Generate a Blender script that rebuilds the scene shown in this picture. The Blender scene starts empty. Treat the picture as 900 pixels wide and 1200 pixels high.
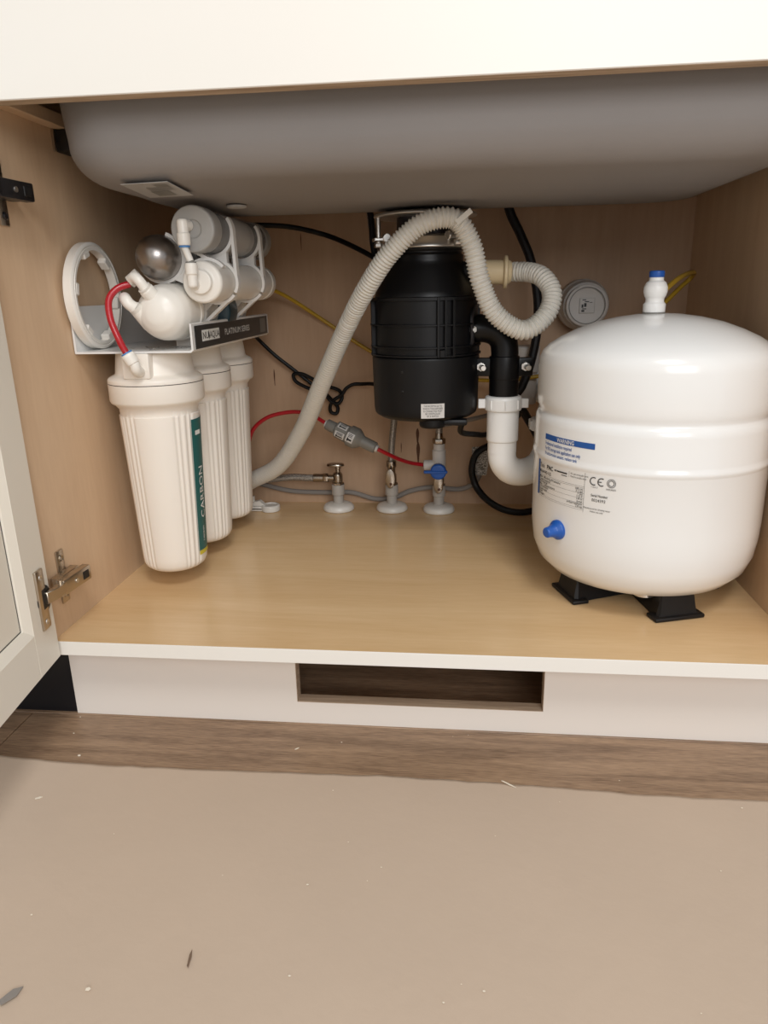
import bpy, bmesh, math, random
from mathutils import Vector, Matrix
random.seed(7)
S = bpy.context.scene
C = S.collection
PI = math.pi

# ---------------------------------------------------------------- camera, world, lights, exposure
cam_d = bpy.data.cameras.new('camera')
cam_d.sensor_fit = 'HORIZONTAL'
cam_d.sensor_width = 36.0
cam_d.lens = 33.85
cam_d.clip_start = 0.01
cam = bpy.data.objects.new('camera', cam_d)
C.objects.link(cam)
cam.location = (0.4927, -0.7454, 0.5361)
cam.rotation_mode = 'XYZ'
cam.rotation_euler = (math.radians(72.842), math.radians(1.176), math.radians(6.108))
S.camera = cam

world = bpy.data.worlds.new('room_light')
S.world = world
world.use_nodes = True
bgn = world.node_tree.nodes['Background']
bgn.inputs[0].default_value = (0.985, 0.99, 1.0, 1)
bgn.inputs[1].default_value = 0.60

def area(name, loc, aim, sx, sy, power, col):
    d = bpy.data.lights.new(name, 'AREA')
    d.shape = 'RECTANGLE'
    d.size = sx; d.size_y = sy
    d.energy = power
    d.color = col
    o = bpy.data.objects.new(name, d)
    C.objects.link(o)
    o.location = loc
    o.rotation_euler = (Vector(aim) - Vector(loc)).to_track_quat('-Z', 'Y').to_euler()
    return o

area('ceiling_lamp', (0.85, -1.5, 2.35), (0.45, -0.5, 0.0), 0.6, 0.6, 23, (1.0, 0.985, 0.96))
area('window_daylight', (1.35, -3.0, 1.55), (0.4, 0.0, 0.4), 1.5, 1.2, 38, (0.985, 0.99, 1.0))

S.view_settings.view_transform = 'Standard'
S.view_settings.look = 'None'
S.view_settings.exposure = 0.0
S.view_settings.gamma = 1.0
S.view_settings.use_curve_mapping = False

# ---------------------------------------------------------------- materials
def lin(c):
    return tuple((x / 12.92 if x <= 0.04045 else ((x + 0.055) / 1.055) ** 2.4) for x in [v / 255.0 for v in c])

def base(name):
    m = bpy.data.materials.new(name)
    m.use_nodes = True
    nt = m.node_tree
    b = nt.nodes['Principled BSDF']
    return m, nt, b

def mat(name, rgb, rough=0.5, metal=0.0, var=0.04, scale=30.0, bump=0.0, bscale=200.0, coat=0.0, alpha=1.0, trans=0.0, sss=0.0, spec=0.5):
    m, nt, b = base(name)
    N = nt.nodes; L = nt.links
    tc = N.new('ShaderNodeTexCoord')
    no = N.new('ShaderNodeTexNoise'); no.inputs['Scale'].default_value = scale; no.inputs['Detail'].default_value = 3
    L.new(tc.outputs['Object'], no.inputs['Vector'])
    mp = N.new('ShaderNodeMapRange')
    mp.inputs['To Min'].default_value = 1 - var; mp.inputs['To Max'].default_value = 1 + var
    L.new(no.outputs['Fac'], mp.inputs['Value'])
    mx = N.new('ShaderNodeVectorMath'); mx.operation = 'SCALE'
    mx.inputs[0].default_value = lin(rgb)
    L.new(mp.outputs['Result'], mx.inputs['Scale'])
    L.new(mx.outputs['Vector'], b.inputs['Base Color'])
    b.inputs['Roughness'].default_value = rough
    b.inputs['Metallic'].default_value = metal
    b.inputs['Coat Weight'].default_value = coat
    b.inputs['Specular IOR Level'].default_value = spec
    b.inputs['Coat Roughness'].default_value = 0.12
    b.inputs['Alpha'].default_value = alpha
    b.inputs['Transmission Weight'].default_value = trans
    if sss:
        b.inputs['Subsurface Weight'].default_value = sss
        b.inputs['Subsurface Radius'].default_value = (0.004, 0.003, 0.002)
    if bump:
        n2 = N.new('ShaderNodeTexNoise'); n2.inputs['Scale'].default_value = bscale; n2.inputs['Detail'].default_value = 4
        L.new(tc.outputs['Object'], n2.inputs['Vector'])
        bp = N.new('ShaderNodeBump'); bp.inputs['Strength'].default_value = bump; bp.inputs['Distance'].default_value = 0.002
        L.new(n2.outputs['Fac'], bp.inputs['Height']); L.new(bp.outputs['Normal'], b.inputs['Normal'])
    return m

def wood(name, c1, c2, stretch, rough=0.45, scale=6.0, contrast=(0.3, 0.72), fine=0.25, bump=0.05):
    """stretch: mapping scale xyz, small value = along the grain"""
    m, nt, b = base(name)
    N = nt.nodes; L = nt.links
    tc = N.new('ShaderNodeTexCoord')
    ma = N.new('ShaderNodeMapping'); ma.inputs['Scale'].default_value = stretch
    L.new(tc.outputs['Object'], ma.inputs['Vector'])
    no = N.new('ShaderNodeTexNoise'); no.inputs['Scale'].default_value = scale; no.inputs['Detail'].default_value = 5
    no.inputs['Roughness'].default_value = 0.6; no.inputs['Distortion'].default_value = 0.6
    L.new(ma.outputs['Vector'], no.inputs['Vector'])
    n2 = N.new('ShaderNodeTexNoise'); n2.inputs['Scale'].default_value = scale * 12; n2.inputs['Detail'].default_value = 4
    L.new(ma.outputs['Vector'], n2.inputs['Vector'])
    ad = N.new('ShaderNodeMix'); ad.data_type = 'FLOAT'; ad.inputs['Factor'].default_value = fine
    L.new(no.outputs['Fac'], ad.inputs['A']); L.new(n2.outputs['Fac'], ad.inputs['B'])
    cr = N.new('ShaderNodeValToRGB')
    cr.color_ramp.elements[0].position = contrast[0]; cr.color_ramp.elements[0].color = (*lin(c1), 1)
    cr.color_ramp.elements[1].position = contrast[1]; cr.color_ramp.elements[1].color = (*lin(c2), 1)
    L.new(ad.outputs['Result'], cr.inputs['Fac'])
    L.new(cr.outputs['Color'], b.inputs['Base Color'])
    b.inputs['Roughness'].default_value = rough
    bp = N.new('ShaderNodeBump'); bp.inputs['Strength'].default_value = bump; bp.inputs['Distance'].default_value = 0.002
    L.new(n2.outputs['Fac'], bp.inputs['Height']); L.new(bp.outputs['Normal'], b.inputs['Normal'])
    return m

def braid(name, c1, c2):
    m, nt, b = base(name)
    N = nt.nodes; L = nt.links
    tc = N.new('ShaderNodeTexCoord')
    v = N.new('ShaderNodeTexVoronoi'); v.inputs['Scale'].default_value = 700
    L.new(tc.outputs['Object'], v.inputs['Vector'])
    cr = N.new('ShaderNodeValToRGB')
    cr.color_ramp.elements[0].position = 0.1; cr.color_ramp.elements[0].color = (*lin(c1), 1)
    cr.color_ramp.elements[1].position = 0.6; cr.color_ramp.elements[1].color = (*lin(c2), 1)
    L.new(v.outputs['Distance'], cr.inputs['Fac']); L.new(cr.outputs['Color'], b.inputs['Base Color'])
    b.inputs['Metallic'].default_value = 0.6; b.inputs['Roughness'].default_value = 0.4
    bp = N.new('ShaderNodeBump'); bp.inputs['Strength'].default_value = 0.4; bp.inputs['Distance'].default_value = 0.001
    L.new(v.outputs['Distance'], bp.inputs['Height']); L.new(bp.outputs['Normal'], b.inputs['Normal'])
    return m

def tagprint(name):
    """paper covered in fine unreadable print"""
    m, nt, b = base(name)
    N = nt.nodes; L = nt.links
    tc = N.new('ShaderNodeTexCoord')
    ma = N.new('ShaderNodeMapping'); ma.inputs['Scale'].default_value = (350, 350, 700)
    L.new(tc.outputs['Object'], ma.inputs['Vector'])
    no = N.new('ShaderNodeTexNoise'); no.inputs['Scale'].default_value = 1.0; no.inputs['Detail'].default_value = 1
    L.new(ma.outputs['Vector'], no.inputs['Vector'])
    cr = N.new('ShaderNodeValToRGB')
    cr.color_ramp.elements[0].position = 0.42; cr.color_ramp.elements[0].color = (*lin((110, 105, 98)), 1)
    cr.color_ramp.elements[1].position = 0.56; cr.color_ramp.elements[1].color = (*lin((205, 200, 192)), 1)
    L.new(no.outputs['Fac'], cr.inputs['Fac']); L.new(cr.outputs['Color'], b.inputs['Base Color'])
    b.inputs['Roughness'].default_value = 0.6
    return m

M = {}
M['paint'] = mat('cabinet_white_paint', (236, 233, 226), 0.42, var=0.015, scale=4)
M['door_paint'] = mat('door_cream_paint', (236, 230, 217), 0.42, var=0.015, scale=4)
M['kick_paint'] = mat('toe_kick_white_paint', (236, 228, 219), 0.4, var=0.015, scale=3)
M['maple_side'] = wood('maple_side_veneer', (206, 174, 141), (222, 193, 160), (5.0, 5.0, 0.7), 0.5, 3.0)
M['maple_back'] = wood('maple_back_veneer', (184, 151, 121), (202, 169, 138), (5.0, 5.0, 0.6), 0.55, 3.0)
M['maple_shelf'] = wood('maple_shelf_veneer', (214, 178, 131), (230, 199, 155), (0.7, 6.0, 6.0), 0.26, 3.0)
M['raw_edge'] = wood('raw_plywood_edge', (150, 126, 104), (204, 182, 156), (2, 40, 40), 0.8, 5.0)
M['plank'] = wood('oak_plank_floor', (112, 88, 68), (172, 143, 115), (1.3, 16.0, 16.0), 0.42, 3.5, contrast=(0.36, 0.64), fine=0.4, bump=0.2)
M['paper'] = mat('kraft_floor_paper', (194, 174, 154), 0.85, var=0.05, scale=7, bump=0.25, bscale=60)
M['dark_knot'] = mat('wood_knot', (92, 56, 34), 0.7)
M['black_kick'] = mat('black_kick_board', (18, 18, 22), 0.4)
M['sink'] = mat('grey_sink_undercoat', (138, 133, 130), 0.62, var=0.06, scale=9, bump=0.05, bscale=300)
M['steel'] = mat('brushed_steel', (218, 215, 210), 0.34, 1.0, var=0.05)
M['polished'] = mat('polished_steel', (160, 154, 150), 0.30, 1.0, var=0.12, scale=60, bump=0.15, bscale=25)
M['nickel'] = mat('nickel_hinge', (190, 178, 162), 0.3, 1.0)
M['dark_metal'] = mat('dark_hinge_metal', (62, 60, 62), 0.35, 0.8)
M['black_hole'] = mat('black_plastic_inset', (16, 15, 16), 0.5)
M['wplastic'] = mat('white_filter_plastic', (238, 231, 221), 0.36, var=0.01, sss=0.05)
M['wplastic2'] = mat('white_fitting_plastic', (240, 236, 228), 0.32, var=0.01)
M['clip'] = mat('white_clip_plastic', (232, 230, 226), 0.4, var=0.01)
M['seam'] = mat('dark_seam', (70, 64, 58), 0.6)
M['bracket'] = mat('white_coated_steel', (226, 226, 224), 0.3, var=0.02)
M['foil'] = mat('crinkled_film', (190, 190, 190), 0.15, 0.7, var=0.3, scale=120, bump=1.0, bscale=150)
M['label_dark'] = mat('dark_grey_label', (46, 50, 52), 0.35)
M['label_teal'] = mat('teal_label', (38, 98, 96), 0.4)
M['label_yellow'] = mat('yellow_stripe', (206, 190, 60), 0.4)
M['white_ink'] = mat('white_print', (232, 232, 228), 0.5, var=0)
M['grey_ink'] = mat('grey_print', (168, 170, 170), 0.5, var=0)
M['black_ink'] = mat('black_print', (38, 36, 36), 0.5, var=0)
M['blue_ink'] = mat('blue_print', (26, 84, 158), 0.45, var=0)
M['clear'] = mat('clear_canister_plastic', (205, 205, 203), 0.18, alpha=0.32)
M['milky'] = mat('milky_cap_plastic', (172, 170, 166), 0.4, alpha=0.92)
M['media'] = mat('filter_media', (196, 192, 188), 0.7)
M['media_dark'] = mat('filter_media_dark', (70, 70, 74), 0.7)
M['teal_plastic'] = mat('teal_valve_plastic', (28, 58, 70), 0.3)
M['blue'] = mat('blue_plastic', (28, 86, 170), 0.35)
M['bluering'] = mat('blue_collet_ring', (70, 130, 190), 0.4)
M['red'] = mat('red_tubing', (176, 22, 36), 0.3, coat=0.3)
M['yellow'] = mat('yellow_tubing', (188, 152, 44), 0.35)
M['black_cable'] = mat('black_cable', (12, 11, 12), 0.45, spec=0.3)
M['black_hose'] = mat('black_braided_hose', (28, 26, 28), 0.45, spec=0.3, bump=0.4, bscale=500)
M['grey_cable'] = mat('grey_cable', (140, 134, 128), 0.5)
M['hose'] = mat('corrugated_hose_plastic', (212, 208, 198), 0.45, var=0.03, sss=0.1)
M['cream'] = mat('cream_rubber_cuff', (222, 202, 164), 0.45)
M['dblack'] = mat('black_disposer_plastic', (11, 11, 13), 0.42, var=0.05, spec=0.3)
M['dblack2'] = mat('black_pipe_plastic', (10, 10, 12), 0.36, var=0.05, spec=0.3)
M['pvc'] = mat('white_pvc', (240, 240, 238), 0.3, var=0.01)
M['tank'] = mat('white_tank_enamel', (236, 236, 234), 0.2, var=0.008, coat=0.3)
M['stand'] = mat('black_stand_plastic', (22, 20, 20), 0.5, spec=0.35, bump=0.1)
M['cpvc'] = mat('grey_pipe', (176, 170, 162), 0.45)
M['flange'] = mat('white_flange_plastic', (226, 222, 214), 0.3)
M['chrome'] = mat('aged_chrome', (168, 158, 146), 0.24, 1.0)
M['braid'] = braid('braided_steel_hose', (70, 66, 62), (170, 164, 156))
M['greyplastic'] = mat('grey_valve_plastic', (126, 124, 118), 0.45)
M['greyplastic2'] = mat('grey_white_pvc', (212, 208, 203), 0.45)
M['sticker'] = mat('grey_white_sticker', (205, 202, 198), 0.4)
M['sticker_shaded'] = mat('shaded_sticker', (168, 166, 163), 0.45)  # greyer sticker tone, the shade under the basin is put into the colour
M['tag'] = tagprint('printed_tag_paper')
M['counter'] = mat('pale_stone_counter', (226, 222, 214), 0.3, var=0.05, scale=12)
M['wall'] = mat('painted_wall', (222, 216, 206), 0.8)
M['speck'] = mat('pale_debris', (232, 222, 204), 0.8)
M['speck_dark'] = mat('brown_splinter', (120, 98, 80), 0.8)

# ---------------------------------------------------------------- mesh helpers
ORG = {}
def thing(name, label, cat, loc=(0, 0, 0), group=None):
    o = bpy.data.objects.new(name, None)
    C.objects.link(o)
    o.empty_display_size = 0.05
    o.location = loc
    o['label'] = label; o['category'] = cat
    if group: o['group'] = group
    ORG[o] = Vector(loc)
    return o

def obj(name, bm, m, parent=None, smooth=True, label=None, cat=None, group=None, kind=None, origin=None, angle=35, recalc=True):
    if recalc: bmesh.ops.recalc_face_normals(bm, faces=bm.faces[:])
    if parent is not None:
        off = ORG[parent]
    else:
        if origin is None:
            xs = [v.co.x for v in bm.verts]; ys = [v.co.y for v in bm.verts]; zs = [v.co.z for v in bm.verts]
            origin = ((min(xs) + max(xs)) / 2, (min(ys) + max(ys)) / 2, min(zs))
        off = Vector(origin)
    for v in bm.verts: v.co -= off
    if smooth:
        for f in bm.faces: f.smooth = True
        for e in bm.edges:
            if len(e.link_faces) == 2 and e.calc_face_angle(0) > math.radians(angle): e.smooth = False
    me = bpy.data.meshes.new(name)
    bm.to_mesh(me); bm.free()
    o = bpy.data.objects.new(name, me)
    C.objects.link(o)
    me.materials.append(M[m] if isinstance(m, str) else m)
    if parent is not None: o.parent = parent
    else: o.location = off
    ORG[o] = off.copy()
    if label: o['label'] = label
    if cat: o['category'] = cat
    if group: o['group'] = group
    if kind: o['kind'] = kind
    return o

def BM(): return bmesh.new()

def box(bm, x0, x1, y0, y1, z0, z1, bev=0.0, seg=2, mtx=None):
    vs = [bm.verts.new(p) for p in [(x0, y0, z0), (x1, y0, z0), (x1, y1, z0), (x0, y1, z0), (x0, y0, z1), (x1, y0, z1), (x1, y1, z1), (x0, y1, z1)]]
    fs = [bm.faces.new([vs[i] for i in f]) for f in [(3, 2, 1, 0), (4, 5, 6, 7), (0, 1, 5, 4), (1, 2, 6, 5), (2, 3, 7, 6), (3, 0, 4, 7)]]
    new = vs
    if bev > 0:
        es = list({e for f in fs for e in f.edges})
        r = bmesh.ops.bevel(bm, geom=es + vs, offset=bev, segments=seg, affect='EDGES', profile=0.5)
        new = list({v for f in r['faces'] for v in f.verts} | {v for v in vs if v.is_valid})
    if mtx is not None:
        bmesh.ops.transform(bm, matrix=mtx, verts=[v for v in new if v.is_valid])
    return new

def frame(axis):
    a = Vector(axis).normalized()
    t = Vector((0, 0, 1)) if abs(a.z) < 0.9 else Vector((1, 0, 0))
    u = (t - a * t.dot(a)).normalized()
    if abs(a.z) >= 0.9: u = (Vector((1, 0, 0)) - a * a.x).normalized()
    w = a.cross(u)
    return u, w, a

def lathe(bm, prof, org=(0, 0, 0), axis=(0, 0, 1), seg=40, rmod=None, cap=True, a0=0.0, a1=2 * PI, scale2=1.0):
    """prof: (radius, distance along axis)"""
    u, w, a = frame(axis)
    o = Vector(org)
    full = abs(a1 - a0 - 2 * PI) < 1e-6
    n = seg if full else seg + 1
    rings = []
    for r, h in prof:
        ring = []
        for i in range(n):
            th = a0 + (a1 - a0) * i / seg
            rr = rmod(r, h, th) if rmod else r
            ring.append(bm.verts.new(o + a * h + u * (rr * math.cos(th)) + w * (rr * math.sin(th) * scale2)))
        rings.append(ring)
    for k in range(len(rings) - 1):
        for i in range(n if full else n - 1):
            j = (i + 1) % n
            bm.faces.new([rings[k][i], rings[k][j], rings[k + 1][j], rings[k + 1][i]])
    if cap and full:
        bm.faces.new(rings[0][::-1]); bm.faces.new(rings[-1])
    return rings

def rnd(prof, r=0.002):
    """light rounding of the convex corners in a profile"""
    out = [prof[0]]
    for i in range(1, len(prof) - 1):
        a, b, c = Vector(prof[i - 1]), Vector(prof[i]), Vector(prof[i + 1])
        d1 = a - b; d2 = c - b
        q = min(r, d1.length * 0.45, d2.length * 0.45)
        if q < 1e-6: out.append(tuple(b)); continue
        p1 = b + d1.normalized() * q; p2 = b + d2.normalized() * q
        for t in (0, .33, .67, 1):
            out.append(tuple(p1 * (1 - t) ** 2 + b * 2 * t * (1 - t) + p2 * t ** 2))
    out.append(prof[-1])
    return out

def spline(pts, per=12):
    P = [Vector(p) for p in pts]
    P = [P[0] * 2 - P[1]] + P + [P[-1] * 2 - P[-2]]
    out = []
    for i in range(1, len(P) - 2):
        p0, p1, p2, p3 = P[i - 1:i + 3]
        t01 = max((p1 - p0).length ** .5, 1e-4); t12 = max((p2 - p1).length ** .5, 1e-4); t23 = max((p3 - p2).length ** .5, 1e-4)
        m1 = (p2 - p1 + t12 * ((p1 - p0) / t01 - (p2 - p0) / (t01 + t12)))
        m2 = (p2 - p1 + t12 * ((p3 - p2) / t23 - (p3 - p1) / (t12 + t23)))
        for k in range(per):
            t = k / per
            out.append((2 * t ** 3 - 3 * t ** 2 + 1) * p1 + (t ** 3 - 2 * t ** 2 + t) * m1 + (-2 * t ** 3 + 3 * t ** 2) * p2 + (t ** 3 - t ** 2) * m2)
    out.append(P[-2].copy())
    return out

def resample(pts, step):
    acc = [0]
    for i in range(1, len(pts)): acc.append(acc[-1] + (pts[i] - pts[i - 1]).length)
    n = max(2, int(acc[-1] / step))
    out = []; j = 0
    for k in range(n + 1):
        s = acc[-1] * k / n
        while j < len(acc) - 2 and acc[j + 1] < s: j += 1
        d = acc[j + 1] - acc[j]
        out.append(pts[j].lerp(pts[j + 1], (s - acc[j]) / d if d > 0 else 0))
    return out, acc[-1]

def tube(bm, pts, r, seg=12, per=10, smooth=True, step=None, flat=1.0, cap=True):
    P = spline(pts, per) if smooth else [Vector(p) for p in pts]
    total = None
    if step: P, total = resample(P, step)
    n = len(P)
    T = []
    for i in range(n):
        T.append((P[min(i + 1, n - 1)] - P[max(i - 1, 0)]).normalized())
    u, w, a = frame(T[0])
    rings = []; s = 0
    for i in range(n):
        if i:
            s += (P[i] - P[i - 1]).length
            q = T[i - 1].rotation_difference(T[i])
            u = q @ u
            u = (u - T[i] * u.dot(T[i])).normalized()
        w = T[i].cross(u)
        rr = r(s) if callable(r) else r
        rings.append([bm.verts.new(P[i] + u * (rr * math.cos(2 * PI * k / seg)) + w * (rr * flat * math.sin(2 * PI * k / seg))) for k in range(seg)])
    for i in range(n - 1):
        for k in range(seg):
            j = (k + 1) % seg
            bm.faces.new([rings[i][k], rings[i][j], rings[i + 1][j], rings[i + 1][k]])
    if cap:
        bm.faces.new(rings[0][::-1]); bm.faces.new(rings[-1])
    return rings

def pipe(bm, p, q, r, seg=20, r2=None, bev=0.0):
    p = Vector(p); q = Vector(q); L = (q - p).length
    r2 = r if r2 is None else r2
    if bev: prof = [(r - bev, 0), (r, bev), (r2, L - bev), (r2 - bev, L)]
    else: prof = [(r, 0), (r2, L)]
    lathe(bm, prof, p, q - p, seg)

def extrude_poly(bm, pts, vec):
    """pts: 3D polygon, vec: extrusion"""
    v = Vector(vec)
    a = [bm.verts.new(p) for p in pts]; b = [bm.verts.new(Vector(p) + v) for p in pts]
    bm.faces.new(a[::-1]); bm.faces.new(b)
    for i in range(len(a)):
        j = (i + 1) % len(a)
        bm.faces.new([a[i], a[j], b[j], b[i]])

def hexnut(bm, c, axis, r, h):
    lathe(bm, [(r * .92, 0), (r, h * .12), (r, h * .88), (r * .92, h)], Vector(c), axis, 6)

def text(bm, s, size, fn, align='LEFT', sx=1.0, bold=0.0):
    """print made of flat letters, mapped onto a surface by fn(u, v)"""
    cu = bpy.data.curves.new('print', 'FONT')
    cu.body = s; cu.size = size; cu.align_x = align
    cu.resolution_u = 2
    cu.offset = bold * size
    o = bpy.data.objects.new('print', cu); C.objects.link(o)
    dg = bpy.context.evaluated_depsgraph_get()
    me = o.evaluated_get(dg).to_mesh()
    vs = [bm.verts.new(fn(v.co.x * sx, v.co.y)) for v in me.vertices]
    for p in me.polygons:
        try: bm.faces.new([vs[i] for i in p.vertices])
        except ValueError: pass
    o.evaluated_get(dg).to_mesh_clear()
    bpy.data.objects.remove(o); bpy.data.curves.remove(cu)

def patch(bm, fn, u0, u1, v0, v1, nu=1, nv=1):
    g = [[bm.verts.new(fn(u0 + (u1 - u0) * i / nu, v0 + (v1 - v0) * j / nv)) for j in range(nv + 1)] for i in range(nu + 1)]
    for i in range(nu):
        for j in range(nv):
            bm.faces.new([g[i][j], g[i + 1][j], g[i + 1][j + 1], g[i][j + 1]])

# ---------------------------------------------------------------- the room
SH = 0.1348          # top of the cabinet's floor
W = 0.876            # inner width
D = 0.609            # inner depth
bm = BM(); box(bm, -1.8, 2.6, -3.2, 0.66, -0.06, -0.008)
floor = obj('floor', bm, 'plank', None, smooth=False, kind='structure', origin=(0, 0, 0))
floor['label'] = 'greyish brown wood plank floor in front of the toe kick'
rows = [0.62, 0.43, 0.24, 0.05 - 0.0, -0.14, -0.33]
joints = {0.24: [-0.45, 0.9], 0.05: [-1.3, -0.08, 1.25], 0.43: [-0.6, 0.7], 0.62: [0.1, 1.4], -0.14: [-0.7, 0.55], -0.33: [-1.1, 0.2, 1.6]}
for y1 in rows:
    ends = [-1.8] + sorted(joints[y1]) + [2.6]
    for a, b in zip(ends[:-1], ends[1:]):
        bm = BM(); box(bm, a + 0.0006, b - 0.0006, y1 - 0.1894, y1 - 0.0006, -0.008, 0.0 - random.random() * 0.0003, 0.0008, 1)
        for v in bm.verts: pass
        obj('plank', bm, 'plank', floor, smooth=False)
bm = BM(); box(bm, -1.8, 2.6, 0.64, 0.74, 0.0, 2.4)
wb = obj('wall_back', bm, 'wall', None, smooth=False, kind='structure', origin=(0, 0.64, 0))
wb['label'] = 'painted wall behind the cabinet'

# protective paper on the floor, with a torn wavy edge
bm = BM()
edge = []
rs = random.Random(3)
key = [(-1.5, -0.045), (-0.12, -0.047), (-0.062, -0.051), (-0.017, -0.053), (0.05, -0.055), (0.155, -0.0555), (0.28, -0.051), (0.407, -0.046), (0.48, -0.047), (0.552, -0.049), (0.65, -0.053), (0.735, -0.056), (0.824, -0.054), (1.0, -0.052), (2.3, -0.05)]
nx = 220
for i in range(nx + 1):
    x = -1.5 + 3.8 * i / nx
    for (a, ya), (b, yb) in zip(key[:-1], key[1:]):
        if a <= x <= b + 1e-9:
            y = ya + (yb - ya) * (x - a) / (b - a); break
    edge.append((x, y + rs.uniform(-0.0012, 0.0012)))
rowsY = [0, 0.004, 0.012, 0.03, 0.06, 0.12, 0.2, 0.3, 0.45, 0.7, 1.1, 1.8, 2.6]
def paper_z(x, d):
    z = 0.0016 + 0.0012 * math.sin(x * 5.1 + 1.0) * math.exp(-d * 12) + 0.0006 * math.sin(x * 13 + d * 9) * math.exp(-d * 3)
    z += 0.0035 * math.exp(-((x + 0.05) / 0.07) ** 2) * math.exp(-d * 25)
    return max(z, 0.0009)
top = []
for d in rowsY:
    top.append([bm.verts.new((x, y - d, paper_z(x, d))) for x, y in edge])
for k in range(len(top) - 1):
    for i in range(nx):
        bm.faces.new([top[k + 1][i], top[k + 1][i + 1], top[k][i + 1], top[k][i]])
pap = obj('floor_paper', bm, 'paper', None, label='brown kraft protection paper laid over the floor with a torn edge', cat='floor paper', origin=(0.4, -0.3, 0.0016), recalc=False)
so = pap.modifiers.new('thickness', 'SOLIDIFY'); so.thickness = 0.0006; so.offset = -1

# ---------------------------------------------------------------- the sink base cabinet
cab = thing('sink_cabinet', 'open sink base cabinet with maple interior and white front holding all the plumbing', 'cabinet', (W / 2, 0.3, 0))
TOP = 0.876
bm = BM(); box(bm, -0.018, 0.0, 0.0, D + 0.006, SH - 0.018, TOP); box(bm, -0.018, 0.0, 0.075, D + 0.006, 0.0, SH - 0.018)
obj('side_panel', bm, 'maple_side', cab, smooth=False)
bm = BM(); box(bm, W, W + 0.018, 0.0, D + 0.006, SH - 0.018, TOP); box(bm, W, W + 0.018, 0.075, D + 0.006, 0.0, SH - 0.018)
obj('side_panel', bm, 'maple_side', cab, smooth=False)
bm = BM(); box(bm, 0, W, D, D + 0.006, SH - 0.018, TOP)
back = obj('back_panel', bm, 'maple_back', cab, smooth=False)
for (x, z, h, w_) in [(0.1355, 0.380, 0.032, 0.0022), (0.4065, 0.268, 0.030, 0.0055), (0.4075, 0.236, 0.042, 0.0062), (0.375, 0.245, 0.020, 0.0015), (0.2, 0.62, 0.03, 0.0014)]:
    bm = BM()
    extrude_poly(bm, [(x + w_ * .5 * math.cos(t) * (1 + .25 * math.sin(3 * t)), D - 0.0004, z + h * .5 * math.sin(t)) for t in [2 * PI * k / 16 for k in range(16)]], (0, 0.0006, 0))
    obj('knot', bm, 'dark_knot', back, smooth=False)
bm = BM(); box(bm, 0.0, W, 0.0006, D, SH - 0.018, SH)
shelf = obj('bottom_panel', bm, 'maple_shelf', cab, smooth=False)
bm = BM(); box(bm, -0.018, W + 0.018, -0.0008, 0.0006, SH - 0.018, SH, 0.0004, 1)
obj('edge_band', bm, 'paint', shelf, smooth=False)
# false drawer front over the sink
bm = BM(); box(bm, -0.018, W + 0.018, -0.001, 0.0172, 0.7188, TOP, 0.0008, 1)
ff = obj('front_panel', bm, 'paint', cab, smooth=False, label='plain white panel across the top of the opening')
bm = BM(); box(bm, -0.017, W + 0.017, 0.0002, 0.0176, 0.7184, 0.7190)
obj('raw_underside', bm, 'raw_edge', ff, smooth=False)
# cleat and corner bracket under the counter on the left
bm = BM(); box(bm, 0.0, 0.016, 0.018, 0.19, 0.7265, 0.742, 0.001, 1)
obj('cleat', bm, 'maple_side', cab, smooth=False)
bm = BM(); box(bm, 0.0, 0.026, 0.165, 0.20, 0.702, 0.7262, 0.002, 2); box(bm, 0.026, 0.030, 0.168, 0.197, 0.706, 0.722, 0.001, 1)
cb = obj('corner_bracket', bm, 'black_hole', cab, label='dark corner bracket under the counter')
bm = BM(); box(bm, 0.0, 0.004, 0.1615, 0.1655, 0.702, 0.7262, 0.0006, 1)
obj('metal_edge', bm, 'nickel', cb)
bm = BM(); lathe(bm, [(0.0025, 0), (0.002, 0.0012)], (0.03, 0.182, 0.715), (1, 0, 0), 12)
obj('screw', bm, 'nickel', cb)
# toe kick board with the rough vent cut-out
KY = 0.0534; KT = 0.018
vx0, vx1, vz0, vz1 = 0.2845, 0.5955, 0.0305, 0.0965
bm = BM()
box(bm, -0.018, vx0, KY, KY + KT, 0.0, SH - 0.018)
box(bm, vx1, W + 0.018, KY, KY + KT, 0.0, SH - 0.018)
box(bm, vx0, vx1, KY, KY + KT, 0.0, vz0)
box(bm, vx0, vx1, KY, KY + KT, vz1 + 0.012, SH - 0.018)
kick = obj('toe_kick', bm, 'kick_paint', cab, smooth=False, label='white toe kick board with a cut-out slot')
bm = BM()
box(bm, vx0 - 0.0002, vx1 + 0.0002, KY + 0.0006, KY + KT + 0.0004, vz0 - 0.001, vz0 + 0.0006)
obj('cut_edge', bm, 'raw_edge', kick, smooth=False)
for x in (vx0, vx1):
    bm = BM(); box(bm, x - 0.0006, x + 0.0006, KY + 0.0006, KY + KT + 0.0004, vz0, vz1 + 0.012)
    obj('cut_edge', bm, 'raw_edge', kick, smooth=False)
bm = BM(); box(bm, 0.0, W, 0.30, 0.318, 0.0, SH - 0.018)
obj('support_rail', bm, 'dark_knot', cab, smooth=False)

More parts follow.
